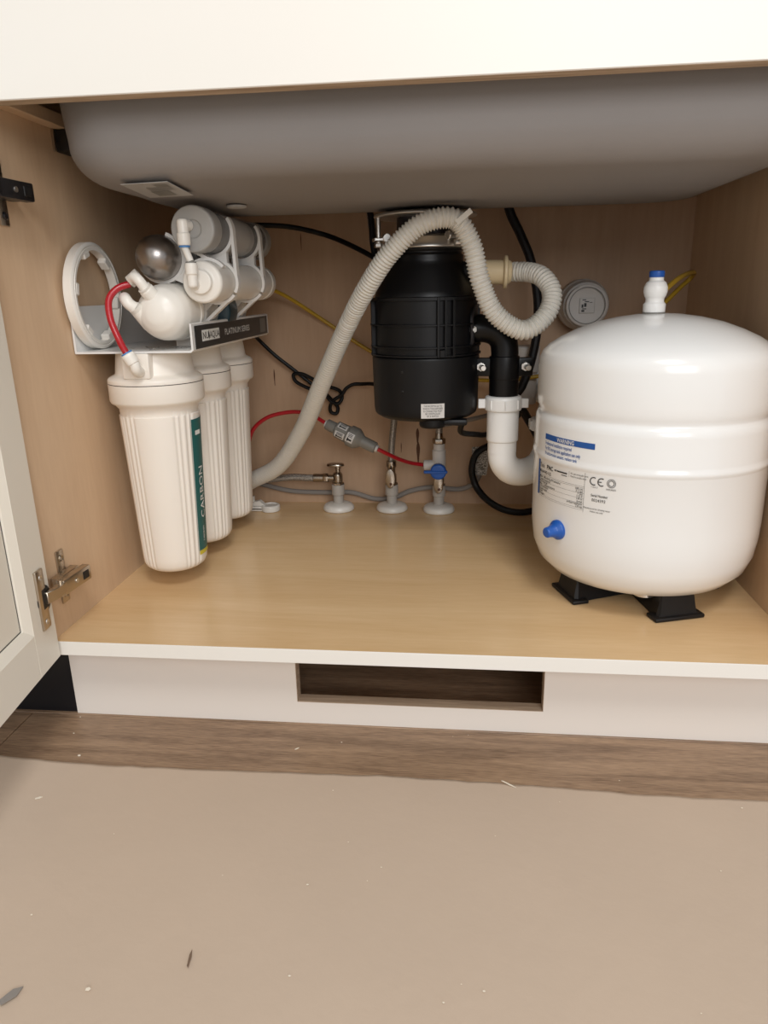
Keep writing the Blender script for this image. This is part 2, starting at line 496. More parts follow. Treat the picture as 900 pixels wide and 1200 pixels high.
# ---- open door, hinged on the left
A = Vector((0.0118, -0.009, 0)); Dv = Vector((0.0200, -0.1530, 0)).normalized(); Nv = Vector((-Dv.y, Dv.x, 0))
if Nv.x < 0: Nv = -Nv
Mx = Matrix(((Dv.x, -Nv.x, 0, A.x), (Dv.y, -Nv.y, 0, A.y), (0, 0, 1, 0), (0, 0, 0, 1)))   # local: x along the door, y into its thickness, z up
DZ0, DZ1, DW = 0.1205, 0.7155, 0.443
def dbox(bm, a, b, c, d, e, f, bev=0.0004):
    box(bm, a, b, c, d, e, f, bev, 1, Mx)
bm = BM(); dbox(bm, 0.0, DW, 0.0, 0.02, DZ0, DZ1, 0)
bmesh.ops.delete(bm, geom=bm.faces[:], context='FACES')
bm.free()
sw = 0.053
bm = BM(); dbox(bm, sw, DW - sw, 0.009, 0.017, DZ0 + sw, DZ1 - sw, 0)
door = obj('door', bm, 'door_paint', cab, smooth=False, label='cream shaker door swung open on the left')
for (a, b, e, f, n) in [(0, sw, DZ0, DZ1, 'stile'), (DW - sw, DW, DZ0, DZ1, 'stile'), (sw, DW - sw, DZ0, DZ0 + sw, 'rail'), (sw, DW - sw, DZ1 - sw, DZ1, 'rail')]:
    bm = BM(); dbox(bm, a, b, 0.0, 0.02, e, f)
    obj(n, bm, 'door_paint', door, smooth=False)
# chamfer moulding inside the frame
mw = 0.0095
x0, x1, z0, z1 = sw, DW - sw, DZ0 + sw, DZ1 - sw
bm = BM()
o_ = [(x0, 0.0004, z0), (x1, 0.0004, z0), (x1, 0.0004, z1), (x0, 0.0004, z1)]
i_ = [(x0 + mw, 0.0062, z0 + mw), (x1 - mw, 0.0062, z0 + mw), (x1 - mw, 0.0062, z1 - mw), (x0 + mw, 0.0062, z1 - mw)]
j_ = [(p[0], 0.0092, p[2]) for p in i_]
vo = [bm.verts.new(Mx @ Vector(p)) for p in o_]; vi = [bm.verts.new(Mx @ Vector(p)) for p in i_]; vj = [bm.verts.new(Mx @ Vector(p)) for p in j_]
for k in range(4):
    l = (k + 1) % 4
    bm.faces.new([vo[k], vo[l], vi[l], vi[k]]); bm.faces.new([vi[k], vi[l], vj[l], vj[k]])
obj('moulding', bm, 'door_paint', door, smooth=False)
bm = BM()
g = 0.0012
for (a, b, e, f) in [(x0 + mw, x1 - mw, z0 + mw, z0 + mw + g), (x0 + mw, x0 + mw + g, z0 + mw, z1 - mw), (x1 - mw - g, x1 - mw, z0 + mw, z1 - mw), (x0 + mw, x1 - mw, z1 - mw - g, z1 - mw)]:
    dbox(bm, a, b, 0.0086, 0.0092, e, f, 0)
obj('shadow_gap', bm, 'seam', door, smooth=False)

def hinge(z, dark):
    m1 = 'dark_metal' if dark else 'nickel'
    # plate screwed on the side panel
    bm = BM(); box(bm, 0.0, 0.0028, 0.030, 0.046, z - 0.034, z + 0.034, 0.0012, 2)
    h = obj('hinge', bm, 'nickel', cab, label='sprung metal cup hinge')
    for dz in (-0.024, 0.024):
        bm = BM(); lathe(bm, [(0.0042, 0), (0.0042, 0.0012), (0.003, 0.0022), (0.0012, 0.0014)], (0.0026, 0.038, z + dz), (1, 0, 0), 14)
        obj('screw', bm, m1, h)
    bm = BM(); box(bm, 0.0026, 0.014, 0.008, 0.056, z - 0.0085, z + 0.0085, 0.0015, 2)
    obj('mounting_block', bm, m1, h)
    # arm: hollow channel over the block
    Ma = Matrix.Translation((0.014, 0.006, z)) @ Matrix.Rotation(math.radians(-4), 4, 'Z')
    bm = BM(); box(bm, 0.0, 0.0115, -0.004, 0.052, -0.0095, 0.0095, 0.0018, 2, Ma)
    obj('arm', bm, m1, h)
    bm = BM(); box(bm, 0.0095, 0.0122, 0.034, 0.047, -0.0055, 0.0055, 0.001, 1, Ma)
    obj('adjuster', bm, 'black_hole', h)
    bm = BM(); lathe(bm, [(0.003, 0), (0.003, 0.0012), (0.001, 0.0012)], Ma @ Vector((0.0114, 0.021, 0)), (1, 0, 0), 14)
    obj('screw', bm, 'steel', h)
    bm = BM(); pipe(bm, Ma @ Vector((0.006, -0.003, -0.0102)), Ma @ Vector((0.006, -0.003, 0.0102)), 0.0034, 14)
    obj('knuckle', bm, m1, h)
    # flat link from the arm into the cup
    bm = BM(); extrude_poly(bm, [(0.0150, 0.006, z - 0.007), (0.0255, 0.006, z - 0.007), (0.0262, -0.010, z - 0.007), (0.0215, -0.029, z - 0.007), (0.0170, -0.029, z - 0.007), (0.0195, -0.010, z - 0.007)], (0, 0, 0.014))
    bmesh.ops.bevel(bm, geom=bm.edges[:], offset=0.0008, segments=1, affect='EDGES')
    obj('link', bm, m1, h)
    # plate and cup on the door
    bm = BM(); box(bm, 0.0145, 0.0330, -0.0032, 0.0004, z - 0.036, z + 0.036, 0.0012, 2, Mx)
    obj('cup_plate', bm, 'nickel', h)
    bm = BM(); lathe(bm, [(0.0165, 0.0), (0.0165, 0.0012), (0.0155, 0.0016)], Mx @ Vector((0.0170, 0.0002, z - 0.002)), Nv, 28)
    obj('cup', bm, 'dark_metal', h)
    bm = BM(); box(bm, 0.0095, 0.0265, -0.0036, -0.0006, z - 0.0125, z + 0.0125, 0.001, 1, Mx)
    obj('cup_well', bm, 'black_hole', h)
    for dz in (-0.027, 0.027):
        bm = BM(); lathe(bm, [(0.0036, 0), (0.003, 0.001), (0.001, 0.0004)], Mx @ Vector((0.024, -0.0030, z + dz)), Nv, 12)
        obj('screw', bm, 'steel', h)
hinge(0.2045, False)
hinge(0.643, True)

# unseen counter with a sink opening, added to block light from above
bm = BM()
for (a, b, c, d) in [(-0.7, 0.085, -0.035, 0.6395), (0.79, 1.6, -0.035, 0.6395), (0.085, 0.79, -0.035, 0.055), (0.085, 0.79, 0.475, 0.6395)]:
    box(bm, a, b, c, d, TOP + 0.0004, TOP + 0.03)
obj('unseen_counter', bm, 'counter', None, smooth=False, label='unseen pale counter above the sink cabinet, added to block light from above', cat='counter')

# neighbour on the left: only its black kick shows
nb = thing('neighbour_cabinet', 'neighbouring unit behind the open door with a black toe kick', 'cabinet', (-0.32, 0.3, 0))
bm = BM(); box(bm, -0.62, -0.0205, 0.056, 0.075, 0.0, 0.117)
obj('black_toe_kick', bm, 'black_kick', nb, smooth=False, label='black toe kick board')
bm = BM(); box(bm, -0.62, -0.0205, 0.0, 0.6, 0.119, 0.87, 0.002, 1)
obj('body', bm, 'paint', nb, smooth=False)

# ---------------------------------------------------------------- the sink basin seen from below
sink = thing('kitchen_sink', 'grey undercoated sink basin filling the top of the cabinet', 'sink', (0.4375, 0.265, 0.64))
def rrect(x0, x1, y0, y1, r, n=10):
    out = []
    for cx, cy, a in [(x1 - r, y1 - r, 0), (x0 + r, y1 - r, 90), (x0 + r, y0 + r, 180), (x1 - r, y0 + r, 270)]:
        for k in range(n + 1):
            t = math.radians(a + 90 * k / n)
            out.append((cx + r * math.cos(t), cy + r * math.sin(t)))
    return out
bm = BM()
SX0, SX1, SY0, SY1 = 0.048, 0.850, 0.042, 0.515
rings = []
levels = [(TOP - 0.001, -0.006), (0.80, -0.003), (0.72, 0.002), (0.697, 0.004)]
fr = 0.040
for k in range(1, 11):
    t = PI / 2 * k / 10
    levels.append((0.652 + fr * (1 - math.sin(t)), 0.004 + fr * (1 - math.cos(t))))
levels = [(z, o, o) for z, o in levels] + [(0.6458, 0.056, 0.11), (0.6415, 0.075, 0.16), (0.640, 0.10, 0.20)]
for z, ox, oy in levels:
    r = max(0.075 - ox * 0.4, 0.02)
    rings.append([bm.verts.new((x, y, z)) for x, y in rrect(SX0 + ox, SX1 - ox, SY0 + oy, SY1 - oy, r)])
for k in range(len(rings) - 1):
    n = len(rings[k])
    for i in range(n):
        j = (i + 1) % n
        bm.faces.new([rings[k][i], rings[k][j], rings[k + 1][j], rings[k + 1][i]])
bm.faces.new(rings[-1])
basin = obj('basin', bm, 'sink', sink, angle=60)
c4 = [Vector(p) for p in [(0.1200, 0.0723, 0.6500), (0.1762, 0.0641, 0.6500), (0.1804, 0.1300, 0.6438), (0.1244, 0.1385, 0.6438)]]
def stk(u, v, d=0.0): return c4[0].lerp(c4[1], u).lerp(c4[3].lerp(c4[2], u), v) - Vector((0, 0, d))
bm = BM(); extrude_poly(bm, [stk(0, 0), stk(1, 0), stk(1, 1), stk(0, 1)], (0, 0, 0.0005))
stick = obj('care_sticker', bm, 'sticker_shaded', sink, smooth=False, label='pale paper sticker under the basin')
bm = BM()
for a, b, c, d in [(0.30, 0.70, 0.55, 0.88), (0.62, 0.9, 0.12, 0.28)]:
    patch(bm, lambda u, v: stk(u, v, 0.0004), a, b, c, d)
for k in range(5):
    patch(bm, lambda u, v: stk(u, v, 0.0004), 0.35, 0.9, 0.30 + k * 0.045, 0.315 + k * 0.045)
obj('print', bm, 'greyplastic', stick, smooth=False)
bm = BM(); q = Vector((0.2061, 0.2099, 0.6400)); lathe(bm, [(0.0125, 0), (0.0125, -0.002), (0.010, -0.003)], q, (0, 0, 1), 24)
obj('bumper_pad', bm, 'sticker_shaded', sink)

# ---------------------------------------------------------------- reverse osmosis filter on the left wall
ro = thing('water_filter', 'white multi-stage under-sink water filter with three canisters on the left wall', 'water filter', (0.08, 0.32, 0.16))
FX, FYS = 0.08, (0.20, 0.32, 0.44)
BZ = 0.465
# bracket: back plate on the wall, shelf, upturned lip with the name label
bm = BM()
prof = [(0.0015, 0.523), (0.0035, 0.523), (0.0035, BZ + 0.003)]
prof2 = [(0.0015, 0.523), (0.0015, BZ + 0.001), (0.0025, BZ), (0.154, BZ), (0.1575, BZ + 0.003), (0.1575, 0.4995), (0.1555, 0.5005), (0.1550, 0.4995), (0.1550, BZ + 0.004), (0.153, BZ + 0.0025), (0.0045, BZ + 0.0025), (0.0040, BZ + 0.004), (0.0040, 0.523)]
extrude_poly(bm, [(x, 0.143, z) for x, z in prof2], (0, 0.362, 0))
brk = obj('bracket', bm, 'bracket', ro, angle=30)
bm = BM(); box(bm, 0.1575, 0.1580, 0.152, 0.497, 0.4685, 0.4970)
lab = obj('name_plate', bm, 'label_dark', brk, smooth=False, label='dark label reading NU AQUA PLATINUM SERIES')
LX = 0.1583
fn = lambda y0, z0: (lambda u, v: (LX, y0 + u, z0 + v))
bm = BM(); patch(bm, lambda u, v: (0.15815, u, v), 0.176, 0.245, 0.4765, 0.4905); 
text(bm, 'PLATINUM SERIES', 0.0120, fn(0.268, 0.4792), sx=1.3)
obj('lettering', bm, 'white_ink', lab if False else brk, smooth=False)
bm = BM(); text(bm, 'NU', 0.0125, fn(0.1785, 0.4792), sx=1.25, bold=0.01); text(bm, 'AQUA', 0.0125, fn(0.2060, 0.4792), sx=1.08, bold=0.01)
extrude_poly(bm, [(LX, 0.2025, 0.4775), (LX, 0.2052, 0.482), (LX, 0.2025, 0.4895), (LX, 0.2003, 0.482)], (0.0001, 0, 0))
obj('logo', bm, 'black_ink', brk, smooth=False)
bm = BM(); patch(bm, lambda u, v: (LX, u, v), 0.452, 0.484, 0.472, 0.494)
obj('emblem', bm, 'greyplastic', brk, smooth=False)
# crinkled film left on the plate
bm = BM()
rr_ = random.Random(5)
for k in range(26):
    x = rr_.uniform(0.06, 0.15); y = rr_.uniform(0.146, 0.20); s = rr_.uniform(0.003, 0.009)
    z = BZ + 0.0032
    vs = [bm.verts.new((x + s * rr_.uniform(-1, 1), y + s * rr_.uniform(-.8, .8), z + rr_.uniform(0, 0.002))) for _ in range(3)]
    bm.faces.new(vs)
obj('film_scraps', bm, 'foil', ro, smooth=False)

def housing(y, front):
    c = (FX, y, 0)
    # sump: long tapering cup with grouped ribs
    def rm(r, h, th):
        if h > 0.3822: return r
        k = abs((math.degrees(th) + 77 + 45) % 90 - 45)
        st = lambda e, w: 1 / (1 + math.exp(max(-40, min(40, (k - e) / w))))
        panel = 0.0018 * st(29.5, 0.7)
        rib = sum(0.0015 * math.exp(-((k - q) / 2.2) ** 2) for q in (35.0, 44.0))
        f = min(1.0, max(0.0, (h - 0.1605) / 0.010))
        return r + (panel + rib) * f
    zs = [(0.012, 0.1615), (0.030, 0.160), (0.0355, 0.1612), (0.0402, 0.165), (0.0422, 0.171), (0.0430, 0.180)]
    for k in range(1, 12): zs.append((0.0430 + 0.0080 * k / 11, 0.180 + 0.200 * k / 11))
    zs += [(0.0510, 0.3815), (0.0512, 0.3824), (0.0518, 0.390), (0.0560, 0.3955), (0.0608, 0.3985), (0.0622, 0.4015), (0.0622, 0.4235)]
    bm = BM(); lathe(bm, zs, c, (0, 0, 1), 240, rm)
    h = obj('filter_housing', bm, 'wplastic', ro, angle=50, label='white ribbed canister')
    bm = BM(); lathe(bm, [(0.0618, 0.4232), (0.0618, 0.4248)], c, (0, 0, 1), 64)
    obj('seam', bm, 'seam', h)
    bm = BM(); lathe(bm, rnd([(0.0622, 0.4246), (0.0622, 0.4295), (0.0585, 0.4325), (0.0515, 0.4355), (0.0475, 0.4645), (0.03, 0.4648)], 0.0025), c, (0, 0, 1), 64)
    obj('cap', bm, 'wplastic', h)
    bm = BM(); box(bm, FX - 0.018, FX + 0.018, y - 0.0585, y + 0.0585, 0.433, 0.4648, 0.002, 2)
    obj('port_block', bm, 'wplastic', h)
    return h
hs = [housing(y, i == 0) for i, y in enumerate(FYS)]
# teal side label on the front canister
RL = lambda z: 0.0430 + 0.0080 * (z - 0.180) / 0.2 + 0.0021
def lbl(y):
    def f(u, z, d=0.0):
        th = math.radians(u); r = RL(z) + d
        return (FX + r * math.cos(th), y + r * math.sin(th), z)
    return f
f1 = lbl(FYS[0])
bm = BM(); patch(bm, lambda u, v: f1(u, v, 0.0003), -20, 34, 0.186, 0.374, 14, 8)
obj('brand_label', bm, 'label_teal', hs[0], label='teal label reading CARBON')
bm = BM(); patch(bm, lambda u, v: f1(u, v, 0.0006), -20, 34, 0.180, 0.186, 14, 1)
obj('yellow_band', bm, 'label_yellow', hs[0])
bm = BM()
text(bm, 'CARBON', 0.016, lambda u, v: f1(3 - v * 1150, 0.232 + u, 0.0009), sx=1.15)
obj('lettering', bm, 'white_ink', hs[0], smooth=False)
bm = BM(); text(bm, '5 MICRON', 0.006, lambda u, v: f1(-2 - v * 1150, 0.198 + u, 0.0009), sx=.8)
obj('small_print', bm, 'white_ink', hs[0], smooth=False)
bm = BM(); patch(bm, lambda u, v: f1(u, v, 0.0009), -13, 2, 0.352, 0.358)
obj('label_mark', bm, 'white_ink', hs[0], smooth=False)

# four horizontal canisters lying above the bracket
Y0, Y1 = 0.165, 0.445
MEM = Vector((0.1165, 0, 0.5135)); STL = Vector((0.1110, 0, 0.5795)); CLR = Vector((0.1640, 0, 0.6105)); WHT = Vector((0.1690, 0, 0.5490))
AY = (0, 1, 0)
bm = BM(); lathe(bm, rnd([(0.004, 0.0), (0.013, 0.0015), (0.023, 0.007), (0.0305, 0.017), (0.0345, 0.030), (0.0355, 0.046), (0.0355, 0.062), (0.0370, 0.063), (0.0370, 0.073), (0.0300, 0.074), (0.0300, 0.264), (0.0320, 0.266), (0.0320, 0.284), (0.01, 0.288)], 0.003), MEM + Vector((0, Y0 - 0.030, 0)), AY, 48)
mem = obj('membrane_housing', bm, 'wplastic2', ro, label='white domed membrane housing')
# two angled ports on the dome, each with an elbow fitting
def port(p, q, r, r2):
    bm = BM(); p = Vector(p); q = Vector(q); L = (q - p).length
    lathe(bm, rnd([(r, 0), (r2, L * .95), (r2 * .9, L)], 0.001), p, q - p, 22)
    return bm
pa, qa = Vector((0.1168, 0.1580, 0.5211)), Vector((0.1051, 0.1400, 0.5428))
pb, qb = Vector((0.0977, 0.1600, 0.4996)), Vector((0.0882, 0.1420, 0.5200))
obj('port', port(pa, qa, 0.0115, 0.0092), 'wplastic2', mem)
obj('port', port(pb, qb, 0.0100, 0.0078), 'wplastic2', mem)
bm = BM(); tube(bm, [qa, (0.0999, 0.1370, 0.5518), (0.0942, 0.1390, 0.5559), (0.0873, 0.1440, 0.5541)], 0.0064, 16); obj('elbow_fitting', bm, 'wplastic2', mem)
bm = BM(); pipe(bm, (0.0832, 0.1470, 0.5503), (0.0952, 0.1500, 0.5600), 0.0078, 6); obj('elbow_nut', bm, 'flange', mem)
bm = BM(); tube(bm, [qb, (0.0826, 0.1390, 0.5252), (0.0793, 0.1400, 0.5293), (0.0747, 0.1460, 0.5323)], 0.0072, 16); obj('elbow_fitting', bm, 'wplastic2', mem)
bm = BM(); lathe(bm, [(0.0085, -0.003), (0.0085, 0.002)], qa, qa - pa, 20); obj('collet_ring', bm, 'flange', mem)
bm = BM(); lathe(bm, [(0.0080, -0.003), (0.0080, 0.002)], qb, qb - pb, 20); obj('collet_ring', bm, 'flange', mem)

bm = BM(); lathe(bm, [(0.002, 0.0), (0.010, 0.0016), (0.017, 0.0055), (0.0228, 0.0125), (0.0262, 0.021), (0.0272, 0.030), (0.0272, 0.250), (0.022, 0.266), (0.01, 0.272)], STL + Vector((0, Y0 - 0.018, 0)), AY, 48)
obj('steel_canister', bm, 'polished', ro, label='polished steel canister with a rounded end')

cl0 = CLR + Vector((0, Y0 - 0.005, 0))
bm = BM(); lathe(bm, [(0.0268, 0.024), (0.0268, 0.258)], cl0, AY, 48)
clr = obj('clear_canister', bm, 'clear', ro, label='clear inline canister under the sink')
bm = BM(); lathe(bm, rnd([(0.003, 0.004), (0.010, 0.0035), (0.011, 0.001), (0.0262, 0.0), (0.0275, 0.003), (0.0275, 0.030), (0.0268, 0.031)], 0.002), cl0, AY, 48)
obj('end_cap', bm, 'milky', clr)
bm = BM(); lathe(bm, rnd([(0.0268, 0.25), (0.0272, 0.252), (0.0272, 0.272), (0.02, 0.28)], 0.002), cl0, AY, 48)
obj('end_cap', bm, 'milky', clr)
for a, b, mm in [(0.032, 0.075, 'media_dark'), (0.075, 0.165, 'media'), (0.165, 0.185, 'milky'), (0.185, 0.248, 'media_dark')]:
    bm = BM(); lathe(bm, [(0.0245, a), (0.0245, b)], cl0, AY, 40)
    obj('media', bm, mm, clr)

wh0 = WHT + Vector((0, Y0 - 0.006, 0))
bm = BM(); lathe(bm, rnd([(0.003, -0.004), (0.0145, -0.004), (0.0145, 0.002), (0.0165, 0.003), (0.0235, 0.004), (0.0255, 0.007), (0.0255, 0.052), (0.0240, 0.054), (0.0240, 0.255), (0.0255, 0.257), (0.0255, 0.274), (0.012, 0.282)], 0.002), wh0, AY, 48)
wht = obj('inline_canister', bm, 'wplastic2', ro, label='white inline canister')

# clips holding the canisters together (two sets along the row)
def clip(y, w_=0.012, front=False):
    bm = BM()
    def ring(pts, e=0.0):   # closed strip given as outer list + inner list
        o, n_ = pts
        ya, yb = y + e, y + w_ - e
        m = len(o)
        a = [bm.verts.new((p[0], ya, p[1])) for p in o]; b = [bm.verts.new((p[0], ya, p[1])) for p in n_]
        c = [bm.verts.new((p[0], yb, p[1])) for p in o]; d = [bm.verts.new((p[0], yb, p[1])) for p in n_]
        for i in range(m - 1):
            bm.faces.new([a[i], a[i + 1], b[i + 1], b[i]]); bm.faces.new([d[i], d[i + 1], c[i + 1], c[i]])
            bm.faces.new([a[i], c[i], c[i + 1], a[i + 1]]); bm.faces.new([b[i + 1], d[i + 1], d[i], b[i]])
        bm.faces.new([a[0], b[0], d[0], c[0]]); bm.faces.new([c[-1], d[-1], b[-1], a[-1]])
    def arc(c, r, a0, a1, th=0.0042):
        n = 30
        pt = lambda rr: [(c.x + rr * math.cos(math.radians(a0 + (a1 - a0) * k / n)), c.z + rr * math.sin(math.radians(a0 + (a1 - a0) * k / n))) for k in range(n + 1)]
        ring((pt(r + th), pt(r + 0.0003)))
    def strut(c1, r1, c2, r2, side, b1=84, b2=84, th=0.0040, bow=0.0):
        d = math.atan2(c2.z - c1.z, c2.x - c1.x)
        t1 = d + side * math.radians(b1); t2 = d + PI - side * math.radians(b2)
        p = Vector((c1.x + (r1 + .002) * math.cos(t1), c1.z + (r1 + .002) * math.sin(t1)))
        q = Vector((c2.x + (r2 + .002) * math.cos(t2), c2.z + (r2 + .002) * math.sin(t2)))
        n = Vector((-(q - p).y, (q - p).x)).normalized()
        o = []; i_ = []
        for k in range(9):
            t = k / 8; m = p.lerp(q, t) + n * (side * -bow * math.sin(PI * t))
            o.append((m.x + n.x * th / 2, m.y + n.y * th / 2)); i_.append((m.x - n.x * th / 2, m.y - n.y * th / 2))
        ring((o, i_), 0.0004)
    def waist(c1, r1, c2, r2, b=34):
        d = math.atan2(c2.z - c1.z, c2.x - c1.x)
        o = []; i_ = []
        for k in range(13):
            f = math.radians(-b + 2 * b * k / 12)
            o.append((c1.x + (r1 + .001) * math.cos(d + f), c1.z + (r1 + .001) * math.sin(d + f)))
            i_.append((c2.x + (r2 + .001) * math.cos(d + PI - f), c2.z + (r2 + .001) * math.sin(d + PI - f)))
        ring((o, i_), 0.0009)
    RM, RS, RC, RW = 0.0300, 0.0272, 0.0270, 0.0243
    if front:
        RW = 0.0256
        arc(STL, RS, -165, 72); arc(WHT, RW, 40, 190)
        waist(STL, RS, WHT, RW, 36); strut(STL, RS, WHT, RW, 1, 66, 70); strut(STL, RS, WHT, RW, -1, 66, 70)
        return obj('clip', bm, 'clip', ro, smooth=True, angle=30)
    arc(CLR, RC, -215, 35); arc(WHT, RW, -30, 150)
    waist(CLR, RC, WHT, RW, 40); strut(CLR, RC, WHT, RW, 1, 86, 80); strut(CLR, RC, WHT, RW, -1, 80, 80, bow=0.003)
    arc(STL, RS, -165, 70); strut(STL, RS, WHT, RW, -1, 70, 65); waist(STL, RS, WHT, RW, 30)
    waist(STL, RS, MEM, RM, 26)
    arc(MEM, RM, -230, 75); arc(WHT, RW, 175, 322)
    waist(MEM, RM, WHT, RW, 40); strut(MEM, RM, WHT, RW, -1, 74, 80); strut(MEM, RM, WHT, RW, 1, 70, 70)
    box(bm, MEM.x - 0.012, MEM.x + 0.012, y, y + w_, BZ + 0.0025, MEM.z - RM - 0.002, 0.0008, 1)
    return obj('clip', bm, 'clip', ro, smooth=True, angle=30)
clip(0.222); clip(0.352); clip(0.1835, 0.010, True)
# small teal shut-off valve body behind the lip
bm = BM(); lathe(bm, rnd([(0.028, 0), (0.034, 0.004), (0.034, 0.040), (0.028, 0.046)], 0.002), (0.128, 0.285, 0.512), (0, 1, 0), 28)
obj('shutoff_body', bm, 'teal_plastic', ro, label='dark teal shut-off valve')

# quick-connect tube joining the clear and the white canister
e1 = CLR + Vector((-0.0075, Y0 - 0.016, 0.003)); e2 = WHT + Vector((-0.0050, Y0 - 0.020, -0.001))
bm = BM(); pipe(bm, CLR + Vector((-0.006, Y0 - 0.002, 0.004)), e1 + Vector((0.0, -0.002, 0)), 0.0068, 18)
lathe(bm, rnd([(0.0055, 0.007), (0.0066, 0.005), (0.0066, -0.008), (0.0078, -0.009), (0.0078, -0.020), (0.0070, -0.0225), (0.004, -0.0226)], 0.001), e1, (0.0, 0, 1), 20)
obj('elbow_fitting', bm, 'wplastic2', clr)
bm = BM(); lathe(bm, [(0.0067, -0.0226), (0.0067, -0.0246)], e1, (0, 0, 1), 20); obj('collet_ring', bm, 'bluering', clr)
bm = BM(); pipe(bm, e1 + Vector((0, 0, -0.024)), e2 + Vector((0, 0, 0.024)), 0.0042, 14); obj('connecting_tube', bm, 'wplastic2', ro)
bm = BM(); lathe(bm, [(0.0064, 0.0232), (0.0064, 0.0244)], e2, (0, 0, 1), 20); obj('collet_ring', bm, 'greyplastic', wht)
bm = BM(); lathe(bm, rnd([(0.004, 0.0232), (0.0068, 0.023), (0.0076, 0.021), (0.0076, 0.010), (0.0062, 0.009), (0.0062, -0.003), (0.005, -0.005)], 0.001), e2, (0, 0, 1), 20)
pipe(bm, e2 + Vector((0, 0.0, 0.003)), WHT + Vector((-0.006, Y0 - 0.008, -0.004)), 0.0062, 18)
obj('elbow_fitting', bm, 'wplastic2', wht)

# red feed tube on the front canister, elbow on the filter head
p0 = Vector((0.0857, 0.1405, 0.4422)); q0 = Vector((0.0858, 0.1260, 0.4532)); q1 = Vector((0.0778, 0.1240, 0.4690)); qd = (q1 - q0).normalized()
bm = BM(); tube(bm, [p0, p0.lerp(q0, .5) + Vector((0.001, -0.005, -0.001)), q0 - qd * 0.001, q0 + qd * 0.004], 0.0068, 16)
obj('elbow_fitting', bm, 'wplastic2', ro)
bm = BM(); lathe(bm, rnd([(0.005, 0), (0.0082, 0.001), (0.0088, 0.012), (0.0078, 0.0145), (0.004, 0.015)], 0.001), q0, qd, 20)
obj('elbow_nut', bm, 'wplastic2', ro)
bm = BM(); lathe(bm, [(0.0072, 0.0146), (0.0072, 0.0164)], q0, qd, 20); obj('collet_ring', bm, 'bluering', ro)
bm = BM(); tube(bm, [q0 + qd * 0.012, q0 + qd * 0.020, (0.0712, 0.1220, 0.4867), (0.0636, 0.1240, 0.5099), (0.0626, 0.1300, 0.5318), (0.0712, 0.1380, 0.5435), (0.0834, 0.1460, 0.5483)], 0.0042, 14, 12)
obj('red_feed_tube', bm, 'red', ro, label='red tube bent into the front canister')

# ring wrench leaning on the wall plate
bm = BM()
RW_ = 0.0665; rc = Vector((0.0145, 0.1930, BZ + 0.0032 + RW_))
n = 72
prof = [(RW_, 0.0), (RW_, 0.010), (RW_ - 0.002, 0.0118), (RW_ - 0.004, 0.0122), (RW_ - 0.0045, 0.011), (RW_ - 0.006, 0.011), (RW_ - 0.0065, 0.0122), (RW_ - 0.010, 0.0120), (RW_ - 0.010, 0.001), (RW_ - 0.0095, 0.0), (RW_, 0.0)]
lathe(bm, prof, rc + Vector((-0.008, 0, 0)), (1, 0, 0), n, cap=False)
bmesh.ops.remove_doubles(bm, verts=bm.verts[:], dist=1e-5)
wr = obj('filter_wrench', bm, 'wplastic2', None, label='white plastic ring wrench leaning on the left cabinet wall', cat='wrench', angle=40)
for a in range(0, 360, 60):
    th = math.radians(a + 20)
    Mz = Matrix.Translation(rc + Vector((0.002, 0, 0))) @ Matrix.Rotation(th, 4, 'X')
    bm = BM(); box(bm, -0.009, 0.0025, -0.0075, 0.0075, RW_ - 0.0170, RW_ - 0.009, 0.0012, 1, Mz)
    obj('lug', bm, 'wplastic2', wr)

# ---------------------------------------------------------------- waste disposer under the sink drain
DX, DY = 0.4364, 0.34
dp = thing('waste_disposer', 'black food waste disposer hanging under the sink drain', 'waste disposer', (DX, DY, 0.354))
ax = (DX, DY, 0)
bm = BM(); lathe(bm, rnd([(0.03, 0.355), (0.066, 0.354), (0.0755, 0.360), (0.077, 0.368), (0.0785, 0.437), (0.0785, 0.444), (0.05, 0.4445)], 0.003), ax, (0, 0, 1), 64)
low = obj('motor_housing', bm, 'dblack', dp)
for z in (0.425, 0.398):
    bm = BM(); th = math.radians(-112); lathe(bm, [(0.0022, 0), (0.0012, 0.0012)], (DX + 0.0777 * math.cos(th), DY + 0.0777 * math.sin(th), z), (math.cos(th), math.sin(th), 0), 10)
    obj('dimple', bm, 'black_hole', low)
bm = BM(); lathe(bm, [(0.05, 0.4440), (0.0755, 0.4442), (0.0755, 0.524), (0.05, 0.5242)], ax, (0, 0, 1), 64)
band = obj('insulation_shell', bm, 'dblack', dp)
for z0, z1 in [(0.4442, 0.4475), (0.456, 0.459), (0.486, 0.489), (0.5195, 0.5245)]:
    bm = BM(); lathe(bm, [(0.074, z0), (0.0805, z0 + 0.0006), (0.0805, z1 - 0.0006), (0.074, z1)], ax, (0, 0, 1), 64)
    obj('rib', bm, 'dblack', band)
for a in (-160, -74.5, -67, -58, 15, 60, 110, 160):
    th = math.radians(a)
    Mz = Matrix.Translation((DX, DY, 0)) @ Matrix.Rotation(th, 4, 'Z')
    bm = BM(); box(bm, 0.073, 0.0812, -0.0018, 0.0018, 0.4442, 0.5245, 0.0006, 1, Mz)
    obj('rib', bm, 'dblack', band)
bm = BM(); Mz = Matrix.Translation((DX, DY, 0)) @ Matrix.Rotation(math.radians(-70.5), 4, 'Z'); box(bm, 0.074, 0.0818, -0.004, 0.004, 0.4442, 0.455, 0.001, 1, Mz)
obj('latch', bm, 'dblack', band)
